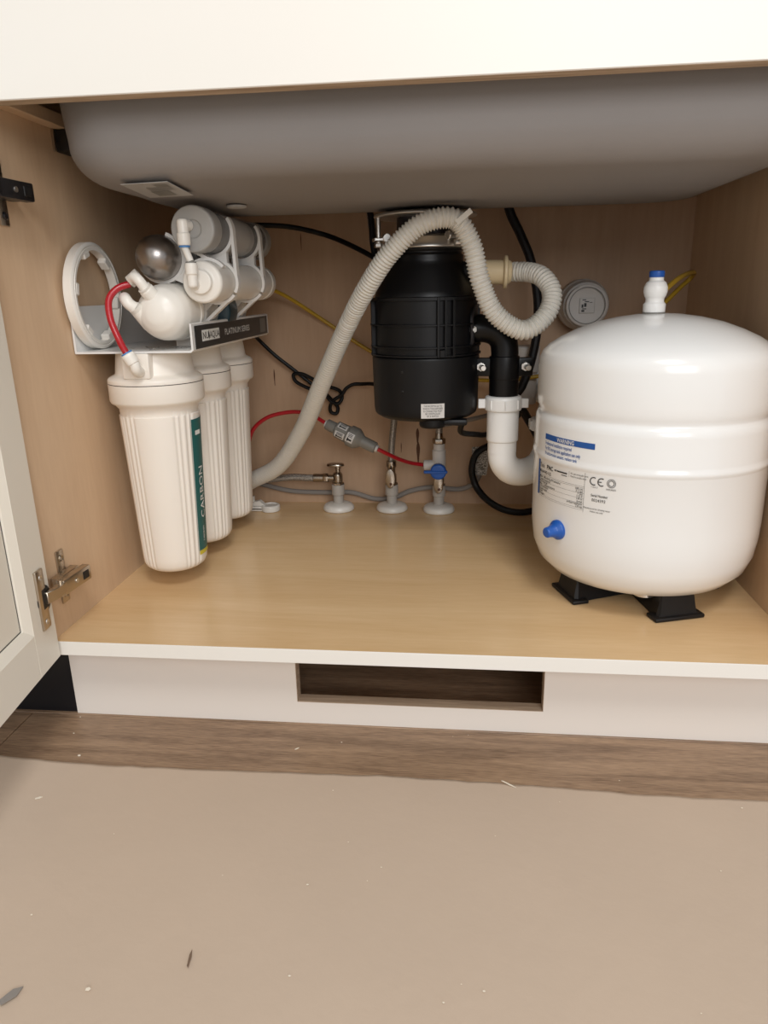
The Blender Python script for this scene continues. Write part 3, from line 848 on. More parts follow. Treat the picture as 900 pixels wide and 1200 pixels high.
bm = BM(); lathe(bm, rnd([(0.05, 0.5235), (0.0735, 0.524), (0.0715, 0.531), (0.0550, 0.567), (0.0535, 0.572), (0.0535, 0.580), (0.0510, 0.582), (0.0510, 0.5845), (0.0530, 0.586), (0.0530, 0.591), (0.045, 0.592)], 0.002), ax, (0, 0, 1), 64)
obj('grind_chamber', bm, 'dblack2', dp, label='tapered black upper chamber')
# steel mounting assembly
bm = BM(); lathe(bm, rnd([(0.042, 0.5880), (0.061, 0.5880), (0.063, 0.5895), (0.062, 0.593), (0.0545, 0.603), (0.050, 0.606), (0.042, 0.607)], 0.001), ax, (0, 0, 1), 64)
mr = obj('mounting_ring', bm, 'steel', dp)
for a in (-165, -45, 75):
    th = math.radians(a)
    Mz = Matrix.Translation((DX, DY, 0.6035)) @ Matrix.Rotation(th, 4, 'Z')
    bm = BM(); pipe(bm, Mz @ Vector((0.056, -0.011, 0)), Mz @ Vector((0.056, 0.011, 0)), 0.0062, 16, bev=0.001)
    obj('ear', bm, 'steel', mr)
    bm = BM(); box(bm, 0.05, 0.074, -0.010, 0.010, -0.004, 0.0005, 0.001, 1, Mz)
    obj('tab', bm, 'steel', mr)
    bm = BM(); pipe(bm, Mz @ Vector((0.0665, 0, -0.010)), Mz @ Vector((0.0665, 0, 0.0275)), 0.0032, 12); hexnut(bm, Mz @ Vector((0.0665, 0, -0.012)), (0, 0, 1), 0.0065, 0.006)
    obj('bolt', bm, 'steel', mr)
bm = BM(); lathe(bm, rnd([(0.040, 0.630), (0.070, 0.630), (0.0725, 0.6315), (0.0715, 0.634), (0.060, 0.6365), (0.040, 0.637)], 0.001), ax, (0, 0, 1), 64)
obj('support_flange', bm, 'steel', dp)
bm = BM(); lathe(bm, [(0.040, 0.59), (0.040, 0.6385)], ax, (0, 0, 1), 40)
obj('drain_sleeve', bm, 'dark_metal', dp)
# dishwasher inlet stub
bm = BM(); pipe(bm, (DX + 0.04, DY - 0.006, 0.5565), (DX + 0.078, DY - 0.006, 0.5565), 0.0155, 24, 0.0135)
obj('inlet_stub', bm, 'dblack2', dp)
# discharge elbow with flange and clamp
EX, EY = 0.5505, 0.325
bm = BM()
th = math.radians(-10)
lathe(bm, rnd([(0.02, 0), (0.0300, 0), (0.0300, 0.006), (0.02, 0.0065)], 0.0015), (0.4985, EY, 0.4795), (1, 0, 0), 32, scale2=0.85)
fl = obj('discharge_flange', bm, 'dblack2', dp)
bm = BM(); tube(bm, [(0.497, EY - 0.020, 0.452), (0.503, EY - 0.025, 0.462), (0.5035, EY - 0.026, 0.480), (0.503, EY - 0.024, 0.498), (0.507, EY - 0.010, 0.5115), (0.511, EY + 0.01, 0.514)], 0.003, 8, 8)
obj('spring_clip', bm, 'dark_metal', fl)
bm = BM(); hexnut(bm, (0.5035, EY - 0.020, 0.4795), (0.35, -1, 0), 0.0058, 0.005); pipe(bm, (0.5035, EY - 0.020, 0.4795), (0.507, EY - 0.030, 0.4795), 0.0028, 10)
obj('bolt', bm, 'steel', fl)
bm = BM(); box(bm, 0.470, 0.500, EY - 0.016, EY - 0.008, 0.4745, 0.4845, 0.001, 1)
obj('flange_arm', bm, 'dblack2', fl)
bm = BM(); tube(bm, [(0.488, EY, 0.4795), (0.510, EY, 0.4795), (0.522, EY, 0.4795), (0.538, EY, 0.474), (0.5475, EY, 0.463), (EX, EY, 0.449), (EX, EY, 0.430), (EX, EY, 0.3775)], 0.0195, 28, 10)
elb = obj('discharge_elbow', bm, 'dblack2', dp, label='black plastic discharge elbow')
bm = BM(); lathe(bm, rnd([(0.0195, 0.377), (0.0212, 0.378), (0.0212, 0.4085), (0.0218, 0.409), (0.0218, 0.4405), (0.0195, 0.441)], 0.001), (EX, EY, 0), (0, 0, 1), 36)
col = obj('clamp_collar', bm, 'dblack2', elb)
bm = BM(); box(bm, EX - 0.0405, EX + 0.0405, EY - 0.006, EY + 0.006, 0.4125, 0.4385, 0.002, 2)
obj('clamp_plate', bm, 'dblack2', elb)
for s in (-1, 1):
    bx_ = EX + s * 0.0315 - 0.002
    bm = BM(); hexnut(bm, (bx_, EY - 0.0058, 0.4265), (0, -1, 0), 0.0068, 0.006)
    pipe(bm, (bx_, EY - 0.006, 0.4265), (bx_ + 0.003, EY - 0.030, 0.4265), 0.0040, 14, bev=0.0006)
    obj('bolt', bm, 'steel', elb)
# warning sticker
def dl(u, z, d=0.0):
    t = math.radians(u); r = 0.0772 + 0.0015 * (z - 0.368) / 0.069 + d
    return (DX + r * math.cos(t), DY + r * math.sin(t), z)
bm = BM(); patch(bm, lambda u, v: dl(u, v, 0.0004), -92, -67.5, 0.3610, 0.3815, 8, 1)
stk2 = obj('warning_label', bm, 'sticker', low, label='small white label with fine print')
bm = BM()
for k, s in enumerate(['THE RECEPTACLE TO', 'WHICH THIS DISPOSER', 'IS CONNECTED MUST', 'BE CONTROLLED', 'BY A SWITCH']):
    text(bm, s, 0.0036, lambda u, v, k=k: dl(-79.75 + math.degrees(u / 0.078), 0.3772 - k * 0.0036 + v, 0.0008), 'CENTER', 0.75)
obj('print', bm, 'black_ink', low, smooth=False)
# bottom bump and lead
bm = BM(); lathe(bm, rnd([(0.004, 0.344), (0.017, 0.344), (0.019, 0.347), (0.019, 0.356)], 0.002), (DX + 0.012, DY - 0.050, 0), (0, 0, 1), 24)
obj('reset_boss', bm, 'dblack', dp)
bm = BM(); box(bm, DX + 0.012, DX + 0.062, DY - 0.058, DY - 0.040, 0.347, 0.356, 0.003, 2); obj('wire_cover', bm, 'dblack', dp)

# ---------------------------------------------------------------- corrugated drain hose, looped over the disposer
hp = [(0.0401, 0.5350, 0.1550), (0.0930, 0.5250, 0.1950), (0.1588, 0.5000, 0.2326), (0.2140, 0.4600, 0.3014), (0.2671, 0.4000, 0.3932), (0.3151, 0.3350, 0.4734), (0.3609, 0.2700, 0.5385), (0.3990, 0.2430, 0.5841), (0.4404, 0.2350, 0.6152), (0.4790, 0.2380, 0.6183), (0.4998, 0.2450, 0.5899), (0.5128, 0.2520, 0.5428), (0.5339, 0.2600, 0.5013), (0.5722, 0.2680, 0.4794), (0.6017, 0.2780, 0.4985), (0.6097, 0.2900, 0.5257), (0.5978, 0.3050, 0.5469), (0.5806, 0.3220, 0.5542), (0.5604, 0.3340, 0.5555)]
def hr(s):
    t = min(1.0, max(0.0, (s - 0.30) / 0.2))
    return 0.0150 - 0.0027 * t + (0.0003 + 0.0010 * t) * math.sin(2 * PI * s / 0.0048)
bm = BM(); tube(bm, hp, hr, 22, 16, step=0.00105)
dh = obj('drain_hose', bm, 'hose', None, label='pale corrugated drain hose arching over the black disposer', cat='hose', angle=85)
bm = BM(); lathe(bm, rnd([(0.0135, 0.0), (0.0165, 0.001), (0.0165, 0.042), (0.0225, 0.0435), (0.0225, 0.0475), (0.0165, 0.049), (0.0145, 0.053), (0.013, 0.054)], 0.001), (0.5035, DY - 0.006, 0.5562), (1, 0, -0.02), 36)
obj('rubber_cuff', bm, 'cream', dh, label='cream rubber cuff')
q = Vector((0.4877, 0.2320, 0.6156))
bm = BM(); box(bm, -0.010, 0.0135, -0.0007, 0.0007, -0.004, 0.003, 0.0004, 1, Matrix.Translation(q + Vector((0.001, -0.006, 0.004))) @ Matrix.Rotation(math.radians(-38), 4, 'Y'))
obj('mould_seam', bm, 'hose', dh)

# ---------------------------------------------------------------- white trap below the disposer outlet
tr = thing('drain_trap', 'white plastic drain trap between the disposer outlet and the tank', 'drain trap', (0.55, EY, 0.26))
bm = BM()
lathe(bm, rnd([(0.019, 0.3625), (0.0262, 0.363), (0.0270, 0.366), (0.0270, 0.380), (0.0255, 0.3835), (0.0215, 0.3845)], 0.0015), (EX, EY, 0), (0, 0, 1), 48)
nut = obj('slip_nut', bm, 'pvc', tr)
for a in range(0, 360, 45):
    th = math.radians(a + 3)
    Mz = Matrix.Translation((EX, EY, 0)) @ Matrix.Rotation(th, 4, 'Z')
    big = a in (0, 180)
    bm = BM(); box(bm, 0.0255, 0.0365 if big else 0.0285, -0.0035 if big else -0.001, 0.0035 if big else 0.001, 0.366, 0.3795, 0.0008, 1, Mz)
    obj('wing' if big else 'ridge', bm, 'pvc', nut)
bm = BM(); lathe(bm, rnd([(0.02, 0.364), (0.0232, 0.364), (0.0232, 0.3195), (0.0225, 0.3175), (0.0212, 0.317), (0.0212, 0.300)], 0.001), (EX, EY, 0), (0, 0, 1), 40)
obj('tailpiece', bm, 'pvc', tr)
RX, RY = 0.622, 0.372
bm = BM(); tube(bm, [(EX, EY, 0.318), (EX, EY, 0.300), (EX + 0.002, EY + 0.001, 0.286), (EX + 0.014, EY + 0.010, 0.2695), (EX + 0.036, EY + 0.024, 0.2635), (RX - 0.014, RY - 0.010, 0.271), (RX - 0.002, RY - 0.001, 0.288), (RX, RY, 0.302), (RX, RY, 0.345)], 0.0208, 28, 10)
obj('u_bend', bm, 'pvc', tr)
bm = BM(); lathe(bm, rnd([(0.019, 0.324), (0.0265, 0.3245), (0.0275, 0.327), (0.0275, 0.340), (0.026, 0.343), (0.02, 0.344)], 0.0015), (RX, RY, 0), (0, 0, 1), 40)
nut2 = obj('slip_nut', bm, 'pvc', tr)
for a in range(0, 360, 45):
    Mz = Matrix.Translation((RX, RY, 0)) @ Matrix.Rotation(math.radians(a + 20), 4, 'Z')
    bm = BM(); box(bm, 0.0262, 0.0310, -0.002, 0.002, 0.327, 0.340, 0.0008, 1, Mz)
    obj('ridge', bm, 'pvc', nut2)
bm = BM(); tube(bm, [(RX, RY, 0.340), (RX, RY, 0.348), (RX + 0.003, RY + 0.006, 0.357), (RX + 0.012, RY + 0.03, 0.3615), (RX + 0.022, RY + 0.09, 0.362), (RX + 0.024, 0.6085, 0.362)], 0.0180, 24, 10)
obj('trap_arm', bm, 'pvc', tr)
bm = BM(); lathe(bm, [(0.019, -0.004), (0.034, -0.004), (0.036, 0.0)], (RX + 0.024, 0.6085, 0.362), (0, 1, 0), 32)
obj('wall_flange', bm, 'pvc', tr)

# capped pipe on the back panel
co = thing('capped_pipe', 'round grey-white pipe cap with a square sticker on the back panel', 'pipe cap', (0.69, D, 0.46))
cfc = Vector((0.6962, 0.5480, 0.5027))
bm = BM(); lathe(bm, rnd([(0.02, 0.0), (0.0430, 0.0), (0.0430, 0.030), (0.0405, 0.034), (0.0375, 0.056), (0.02, D - cfc.y)], 0.001), (cfc.x, D - 0.0005, cfc.z), (0.0, -1, 0), 48)
cs = obj('pipe_socket', bm, 'greyplastic2', co)
bm = BM(); lathe(bm, rnd([(0.0340, -0.004), (0.0345, 0.008), (0.0300, 0.0095), (0.0295, 0.006), (0.003, 0.006)], 0.001), cfc, (0, -1, 0), 48)
obj('end_cap', bm, 'greyplastic2', co)
bm = BM(); lathe(bm, [(0.0302, 0.0085), (0.0302, 0.0098), (0.0288, 0.0098)], cfc, (0, -1, 0), 48, cap=False)
obj('cap_groove', bm, 'greyplastic', co)
bm = BM(); box(bm, cfc.x - 0.0125, cfc.x + 0.0125, cfc.y - 0.0085, cfc.y - 0.005, cfc.z - 0.0125, cfc.z + 0.0125, 0.0008, 1)
sq = obj('square_boss', bm, 'sticker', co)
bm = BM()
for (a, b, c_, d_) in [(-.009, -.004, -.010, -.007), (-.008, -.001, -.006, -.0045), (-.009, -.006, -.0035, .002), (-.005, -.001, -.002, .004), (-.004, .003, .0055, .007), (-.008, -.002, .0085, .010), (.004, .0085, .0045, .0055)]:
    patch(bm, lambda u, v: (cfc.x + u, cfc.y - 0.0087, cfc.z + v), a, b, c_, d_)
obj('print', bm, 'black_ink', co, smooth=False)
bm = BM(); pipe(bm, (0.5985, 0.575, 0.390), (0.5985, 0.575, 0.436), 0.027, 32, bev=0.002)
pipe(bm, (0.5985, 0.575, 0.335), (0.5985, 0.575, 0.392), 0.0235, 32)
obj('stand_pipe', bm, 'greyplastic2', None, label='grey-white vertical pipe standing behind the drain trap', cat='pipe')

# ---------------------------------------------------------------- pressure tank
TX, TY, TR = 0.7305, 0.208, 0.1432
tk = thing('storage_tank', 'white round pressure tank on a black stand at the right', 'water tank', (TX, TY, SH))
k_ = TR / 0.1432
prof = [(0.01, 0.160), (0.06, 0.1605), (0.095, 0.165), (0.118, 0.174), (0.132, 0.188), (0.1395, 0.207), (0.1425, 0.230), (0.1432, 0.25), (0.1432, 0.3245), (0.1438, 0.3262), (0.1448, 0.3285), (0.1450, 0.3305), (0.1446, 0.3325), (0.1436, 0.335), (0.1432, 0.338), (0.1432, 0.371), (0.1428, 0.376), (0.1408, 0.3805), (0.1388, 0.383), (0.1386, 0.386), (0.1402, 0.390), (0.1414, 0.396), (0.1418, 0.404), (0.1418, 0.441), (0.1408, 0.449), (0.1375, 0.457), (0.130, 0.4645), (0.116, 0.4735), (0.098, 0.482), (0.075, 0.4905), (0.05, 0.4965), (0.025, 0.500), (0.006, 0.501)]
bm = BM(); lathe(bm, prof, (TX, TY, 0), (0, 0, 1), 128)
sh_ = obj('tank_shell', bm, 'tank', tk, angle=80)
# stand: four flared legs meeting under the tank
bm = BM(); lathe(bm, rnd([(0.01, 0.150), (0.036, 0.150), (0.046, 0.158), (0.046, 0.163), (0.02, 0.164)], 0.001), (TX, TY, 0), (0, 0, 1), 32)
std = obj('stand', bm, 'stand', tk, label='black plastic cross-shaped stand')
for a in (-72, 18, 108, 198):
    Mz = Matrix.Translation((TX, TY, SH)) @ Matrix.Rotation(math.radians(a), 4, 'Z')
    bm = BM()
    secs = [(0.018, 0.012, 0.016, 0.026), (0.070, 0.016, 0.023, 0.031), (0.088, 0.018, 0.026, 0.040), (0.098, 0.021, 0.029, 0.040), (0.104, 0.024, 0.031, 0.009)]
    rings = []
    for (r, wt, wb, h) in secs:
        rings.append([bm.verts.new(Mz @ Vector(p)) for p in [(r, -wb, 0.0008), (r, wb, 0.0008), (r - 0.002, wt, h), (r - 0.002, -wt, h)]])
    # flared foot lip
    for k in range(len(rings) - 1):
        for i in range(4):
            j = (i + 1) % 4
            bm.faces.new([rings[k][i], rings[k][j], rings[k + 1][j], rings[k + 1][i]])
    bm.faces.new(rings[0][::-1]); bm.faces.new(rings[-1])
    box(bm, 0.085, 0.108, -0.034, 0.034, 0.0002, 0.0058, 0.002, 2, Mz)
    obj('leg', bm, 'stand', std, angle=25)
bm = BM(); lathe(bm, [(0.012, 0.1585), (0.015, 0.156), (0.015, 0.164)], (TX - 0.005, TY - 0.068, 0), (0, 0, 1), 20)
obj('bottom_plug', bm, 'steel', tk)
# shut-off valve on top
VX, VY = TX - 0.007, TY - 0.004
bm = BM(); lathe(bm, [(0.0135, 0.4995), (0.0135, 0.5020)], (VX, VY, 0), (0, 0, 1), 28); obj('valve_washer', bm, 'greyplastic', tk)
bm = BM(); lathe(bm, rnd([(0.006, 0.502), (0.0130, 0.502), (0.0132, 0.512), (0.0108, 0.514), (0.0108, 0.5185), (0.0125, 0.521), (0.0140, 0.5265), (0.0138, 0.532), (0.0112, 0.5375), (0.0085, 0.539), (0.0085, 0.543), (0.004, 0.5432)], 0.0012), (VX, VY, 0), (0, 0, 1), 32)
vlv = obj('ball_valve', bm, 'pvc', tk, label='white valve on the tank top')
bm = BM(); lathe(bm, rnd([(0.004, 0.5428), (0.0088, 0.543), (0.0090, 0.549), (0.0084, 0.5505), (0.003, 0.5508)], 0.0008), (VX, VY, 0), (0, 0, 1), 24)
obj('cap', bm, 'blue', vlv)
# blue air-valve cap on the side
def tdir(a): return Vector((math.cos(math.radians(a)), math.sin(math.radians(a)), 0))
d_ = tdir(-146)
bm = BM(); lathe(bm, rnd([(0.004, -0.004), (0.0125, -0.002), (0.0128, 0.003), (0.0085, 0.008), (0.0070, 0.013), (0.0066, 0.0185), (0.0055, 0.0200), (0.002, 0.0202)], 0.001), Vector((TX, TY, 0.2445)) + d_ * 0.1428, d_ + Vector((0, 0, -0.05)), 28)
obj('air_valve_cap', bm, 'blue', tk, label='blue air valve cap')
# printing on the shell
def tl(a, z, d=0.0006):
    t = math.radians(a); r = TR + d
    return (TX + r * math.cos(t), TY + r * math.sin(t), z)
DEG = math.degrees(1 / TR)
def tp(a, z): return lambda u, v: tl(a + u * DEG, z + v)
bm = BM(); patch(bm, lambda u, v: tl(u, v, 0.0004), -160.5, -127, 0.3535, 0.3605, 16, 1)
obj('blue_band', bm, 'blue_ink', sh_)
bm = BM(); text(bm, 'WARNING', 0.0070, lambda u, v: tl(-144 + u * DEG, 0.3546 + v, 0.0008), 'CENTER', 0.85, 0.012); obj('band_lettering', bm, 'white_ink', sh_, smooth=False)
bm = BM()
for k, s in enumerate(['Professional installation required', 'For RO storage tank application use only', 'If rust/corrosion appears, replace tank']):
    text(bm, s, 0.0062, tp(-160, 0.3470 - 0.0063 * k), sx=0.62, bold=0.012)
patch(bm, lambda u, v: tl(u, v, 0.0004), -167.6, -165.4, 0.279, 0.3245, 2, 1)
obj('blue_lettering', bm, 'blue_ink', sh_, smooth=False)
bm = BM()
text(bm, 'Tank', 0.0078, tp(-165, 0.3160), sx=0.8, bold=0.005); text(bm, 'PAC', 0.0078, tp(-157.6, 0.3160), sx=0.95)
text(bm, 'PAC', 0.0078, lambda u, v: tl(-157.5 + u * DEG, 0.3161 + v, 0.0007), sx=0.95, bold=0.02)
bm.faces.new([bm.verts.new(tl(a, z)) for a, z in ((-151.2, 0.3186), (-149.4, 0.3172), (-149.4, 0.3200))])
patch(bm, lambda u, v: tl(u, v), -148.8, -141.6, 0.3178, 0.3194, 3, 1)
patch(bm, lambda u, v: tl(u, v), -145.5, -141.6, 0.3150, 0.3158, 2, 1)
text(bm, 'Model RO-132', 0.0056, tp(-165, 0.3092), sx=0.85, bold=0.012)
text(bm, 'No user-serviceable parts', 0.0030, tp(-139.4, 0.3195), sx=0.8); text(bm, 'Made for potable water', 0.0030, tp(-139.4, 0.3160), sx=0.8)
rows_ = [('Max. Working Pressure', '100 psi'), ('Total Volume', '3.2 gal'), ('Pre-charge', '7 psi'), ('Max. Temperature', '113 F'), ('Connection', '1/4 in'), ('Diaphragm', 'butyl'), ('Liner', 'polypropylene'), ('Weight', '2.8 kg')]
for k, (a, b) in enumerate(rows_):
    z = 0.3028 - 0.0031 * k
    text(bm, a, 0.0037, tp(-165, z), sx=1.35, bold=0.01)
    text(bm, b, 0.0036, tp(-131.8, z), 'RIGHT', 1.1, 0.004)
for z in (0.3075, 0.3058, 0.2990, 0.2928, 0.2866, 0.2805, 0.2785):
    patch(bm, lambda u, v: tl(u, v, 0.0005), -165, -131.2, z - 0.0001, z + 0.0001, 14, 1)
patch(bm, lambda u, v: tl(u, v, 0.0005), -131.2, -131.08, 0.276, 0.3245, 1, 1)
patch(bm, lambda u, v: tl(u, v, 0.0005), -140.4, -140.3, 0.3155, 0.3225, 1, 1)
text(bm, 'Serial Number', 0.0044, tp(-127.5, 0.2980), sx=0.8, bold=0.01)
text(bm, '0024393', 0.0052, tp(-127, 0.2920), sx=0.95)
text(bm, 'Manufactured for drinking water', 0.0030, tp(-131, 0.2820), sx=0.85); text(bm, 'Indoor use only', 0.0030, tp(-127.5, 0.2786), sx=0.85)
# CE mark built from arcs, and a round seal
def arcs(a, z, r, t0, t1, wd):
    n = 16
    for k in range(n):
        f0 = t0 + (t1 - t0) * k / n; f1 = t0 + (t1 - t0) * (k + 1) / n
        pts = [(r, f0), (r, f1), (r - wd, f1), (r - wd, f0)]
        bm.faces.new([bm.verts.new(tl(a + math.degrees(rr * math.cos(math.radians(f)) / TR), z + rr * math.sin(math.radians(f)))) for rr, f in pts])
arcs(-126.5, 0.3165, 0.0050, 60, 300, 0.0011); arcs(-122.6, 0.3165, 0.0050, 60, 300, 0.0011)
patch(bm, lambda u, v: tl(u, v), -124.4, -122.6, 0.3160, 0.3170)
arcs(-118.0, 0.3165, 0.0052, 0, 360, 0.0006); arcs(-118.0, 0.3165, 0.0036, 0, 360, 0.0007); 
text(bm, '1 2 6 3', 0.0030, tp(-127.8, 0.3085)); text(bm, 'ASSURED', 0.0028, tp(-120.3, 0.3082))
obj('fine_print', bm, 'black_ink', sh_, smooth=False)

# yellow tube from the tank valve
bm = BM(); tube(bm, [(VX + 0.012, VY + 0.002, 0.5290), (0.7759, 0.3000, 0.5419), (0.8179, 0.4000, 0.5492), (0.8343, 0.4400, 0.5483), (0.8317, 0.4500, 0.5411), (0.8142, 0.4400, 0.5266), (0.7968, 0.4300, 0.5110), (0.755, 0.42, 0.47), (0.70, 0.43, 0.41), (0.66, 0.52, 0.395), (0.63, 0.543, 0.3875), (0.5763, 0.5430, 0.3803), (0.5147, 0.5700, 0.3776), (0.3782, 0.5920, 0.4023), (0.3238, 0.5920, 0.4274), (0.2396, 0.5900, 0.4832), (0.1859, 0.5600, 0.5233), (0.1609, 0.5300, 0.5397), (0.1511, 0.4700, 0.5468), (WHT.x, 0.447, WHT.z)], 0.0034, 12, 10)
obj('yellow_tube', bm, 'yellow', None, label='thin yellow tube running behind the disposer to the tank valve', cat='tube')

# ---------------------------------------------------------------- supply stops on the cabinet floor
def stop(x, y, kind, label):
    t = thing('shutoff_valve', label, 'valve', (x, y, SH), 'supply shut-off valves at the back')
    o = (x, y, SH + 0.0003)
    bm = BM(); lathe(bm, rnd([(0.012, 0.0), (0.0290, 0.0), (0.0298, 0.004), (0.0270, 0.0105), (0.018, 0.0135), (0.010, 0.014)], 0.003), o, (0, 0, 1), 40)
    obj('escutcheon', bm, 'flange', t)
    bm = BM(); lathe(bm, [(0.0098, 0.010), (0.0098, 0.033)], o, (0, 0, 1), 28); obj('stub_pipe', bm, 'cpvc', t)
    bm = BM(); lathe(bm, rnd([(0.0098, 0.029), (0.0122, 0.030), (0.0122, 0.049), (0.008, 0.050)], 0.001), o, (0, 0, 1), 28); obj('pipe_collar', bm, 'cpvc', t)
    zb = SH + 0.049
    bm = BM(); hexnut(bm, (x, y, zb), (0, 0, 1), 0.0115, 0.005); obj('nut', bm, 'chrome', t)
    bm = BM(); lathe(bm, rnd([(0.0085, 0.004), (0.0095, 0.008), (0.0095, 0.020), (0.0070, 0.024), (0.004, 0.025)], 0.001), (x, y, zb), (0, 0, 1), 24); obj('body', bm, 'chrome', t)
    if kind == 'side':
        bm = BM(); pipe(bm, (x, y, zb + 0.013), (x - 0.018, y, zb + 0.013), 0.0065, 18); hexnut(bm, (x - 0.028, y, zb + 0.013), (1, 0, 0), 0.0088, 0.010); obj('outlet', bm, 'chrome', t)
        bm = BM(); lathe(bm, [(0.0045, 0.02), (0.0045, 0.032), (0.006, 0.0325), (0.006, 0.038)], (x + 0.001, y, zb), (0, 0, 1), 16); obj('stem', bm, 'chrome', t)
        bm = BM(); lathe(bm, rnd([(0.004, 0.0365), (0.0160, 0.0365), (0.0170, 0.0385), (0.0155, 0.0415), (0.004, 0.042)], 0.001), (x - 0.003, y - 0.002, zb), (0, 0, 1), 32, scale2=0.6)
        obj('handle', bm, 'chrome', t, label='oval metal handle')
    else:
        zc = zb + 0.018 if kind == 'up' else zb + 0.010
        bm = BM(); pipe(bm, (x, y, zc), (x, y - 0.021, zc), 0.0055, 16); obj('stem', bm, 'chrome', t)
        u, w, a = frame((0, -1, 0))
        bm = BM(); lathe(bm, rnd([(0.004, 0.0), (0.0185, 0.0), (0.0195, 0.002), (0.0180, 0.0055), (0.004, 0.0065)], 0.001), (x, y - 0.020, zc), (0, -1, 0), 32, scale2=0.47)
        h = obj('handle', bm, 'chrome', t, label='oval metal handle')
        bm = BM(); lathe(bm, [(0.0026, 0.0), (0.002, 0.0015)], (x + 0.001, y - 0.0262, zc - 0.010), (0, -1, 0), 12); obj('screw', bm, 'dark_knot', h)
        if kind == 'tee': return t, zb
        bm = BM(); lathe(bm, rnd([(0.0065, 0.022), (0.0075, 0.024), (0.0075, 0.034), (0.0095, 0.035), (0.0095, 0.046), (0.006, 0.047)], 0.0006), (x, y, zb), (0, 0, 1), 18); obj('outlet', bm, 'chrome', t)
    return t, zb
sA, zA = stop(0.258, 0.560, 'side', 'leftmost shut-off valve with flat handle on top and side outlet')
sB, zB = stop(0.3600, 0.562, 'up', 'middle shut-off valve with upright hose, beside the blue-knobbed one')
sC, zC = stop(0.4490, 0.557, 'tee', 'rightmost shut-off valve below the blue-knobbed tee')
# tee with blue lever on the right stop
tv = thing('feed_tee_valve', 'grey-white feed tee valve with round blue lever', 'valve', (0.449, 0.557, zC + 0.03))
bm = BM(); lathe(bm, rnd([(0.008, 0.034), (0.0125, 0.035), (0.0125, 0.068), (0.0105, 0.070), (0.0105, 0.080), (0.007, 0.081)], 0.001), (0.449, 0.557, zC), (0, 0, 1), 28); tb = obj('body', bm, 'greyplastic2', tv)
bm = BM(); pipe(bm, (0.445, 0.557, 0.2235), (0.421, 0.557, 0.2235), 0.0095, 24, bev=0.001); obj('side_port', bm, 'greyplastic2', tv)
bm = BM(); pipe(bm, (0.4235, 0.557, 0.2235), (0.4205, 0.557, 0.2235), 0.0080, 20); obj('collet_ring', bm, 'greyplastic', tv)
bm = BM(); lathe(bm, rnd([(0.006, 0.0), (0.0145, 0.001), (0.0145, 0.010), (0.012, 0.012), (0.003, 0.0122)], 0.001), (0.449, 0.5295, 0.2195), (0, -1, 0), 32); kn = obj('knob', bm, 'blue', tv)
bm = BM(); pipe(bm, (0.449, 0.550, 0.2235), (0.449, 0.529, 0.2215), 0.006, 16); obj('stem', bm, 'greyplastic2', tv)
bm = BM(); box(bm, 0.423, 0.4655, 0.5160, 0.5220, 0.2170, 0.2225, 0.0012, 1); obj('lever', bm, 'blue', kn)
bm = BM(); hexnut(bm, (0.449, 0.557, zC + 0.080), (0, 0, 1), 0.0120, 0.010); lathe(bm, [(0.0075, 0.09), (0.0065, 0.100)], (0.449, 0.557, zC), (0, 0, 1), 18); obj('nut', bm, 'chrome', tv)

def cable(name, pts, r, m, label, cat, per=10, seg=10, group=None, flat=1.0):
    bm = BM(); tube(bm, pts, r, seg, per, flat=flat)
    return obj(name, bm, m, None, label=label, cat=cat, group=group)
# braided supply hoses
h1 = cable('supply_hose', [(0.229, 0.560, zA + 0.013), (0.205, 0.560, zA + 0.013), (0.17, 0.560, zA + 0.014), (0.125, 0.558, zA + 0.010), (0.07, 0.552, zA + 0.006), (0.03, 0.550, zA + 0.006)], 0.0068, 'braid', 'braided hose running left from the leftmost shut-off valve', 'hose')
bm = BM(); lathe(bm, [(0.0080, 0.0), (0.0080, 0.018), (0.0072, 0.019)], (0.2305, 0.560, zA + 0.013), (-1, 0, 0), 18); obj('ferrule', bm, 'chrome', h1)
h2 = cable('supply_hose', [(0.360, 0.562, zB + 0.045), (0.3615, 0.562, zB + 0.075), (0.366, 0.56, 0.30), (0.372, 0.56, 0.36), (0.366, 0.56, 0.46), (0.350, 0.555, 0.55), (0.335, 0.55, 0.64), (0.33, 0.55, 0.72)], 0.0062, 'braid', 'grey hose rising from the middle shut-off valve behind the disposer', 'hose')
h3 = cable('supply_hose', [(0.449, 0.557, zC + 0.095), (0.4495, 0.557, zC + 0.115), (0.450, 0.557, 0.34), (0.448, 0.56, 0.45), (0.44, 0.57, 0.56), (0.43, 0.58, 0.72)], 0.0064, 'braid', 'grey hose rising from the blue-knobbed tee valve behind the disposer', 'hose')
# black sprayer hose on the right, with its loop at the bottom
cable('faucet_hose', [(0.555, 0.53, 0.70), (0.5628, 0.5300, 0.6543), (0.5819, 0.5300, 0.6163), (0.5998, 0.5300, 0.5764), (0.6134, 0.5300, 0.5155), (0.6143, 0.5300, 0.4602), (0.6058, 0.5250, 0.4111), (0.5925, 0.5200, 0.3728), (0.5816, 0.5200, 0.3524), (0.5939, 0.5200, 0.3317), (0.6135, 0.5300, 0.3000), (0.63, 0.55, 0.27)], 0.0074, 'black_hose', 'thick black faucet hose curving down behind the corrugated loop', 'hose')
cable('looped_cable', [(0.5808, 0.5600, 0.2711), (0.5456, 0.5550, 0.2626), (0.5182, 0.5520, 0.2474), (0.5093, 0.5500, 0.2191), (0.5161, 0.5500, 0.1885), (0.5364, 0.5350, 0.1652), (0.5669, 0.5210, 0.1503), (0.5972, 0.5160, 0.1465), (0.6276, 0.5200, 0.1497), (0.66, 0.53, 0.1425)], 0.0062, 'black_cable', 'black cable looping over the cabinet floor beside the drain trap', 'cable')
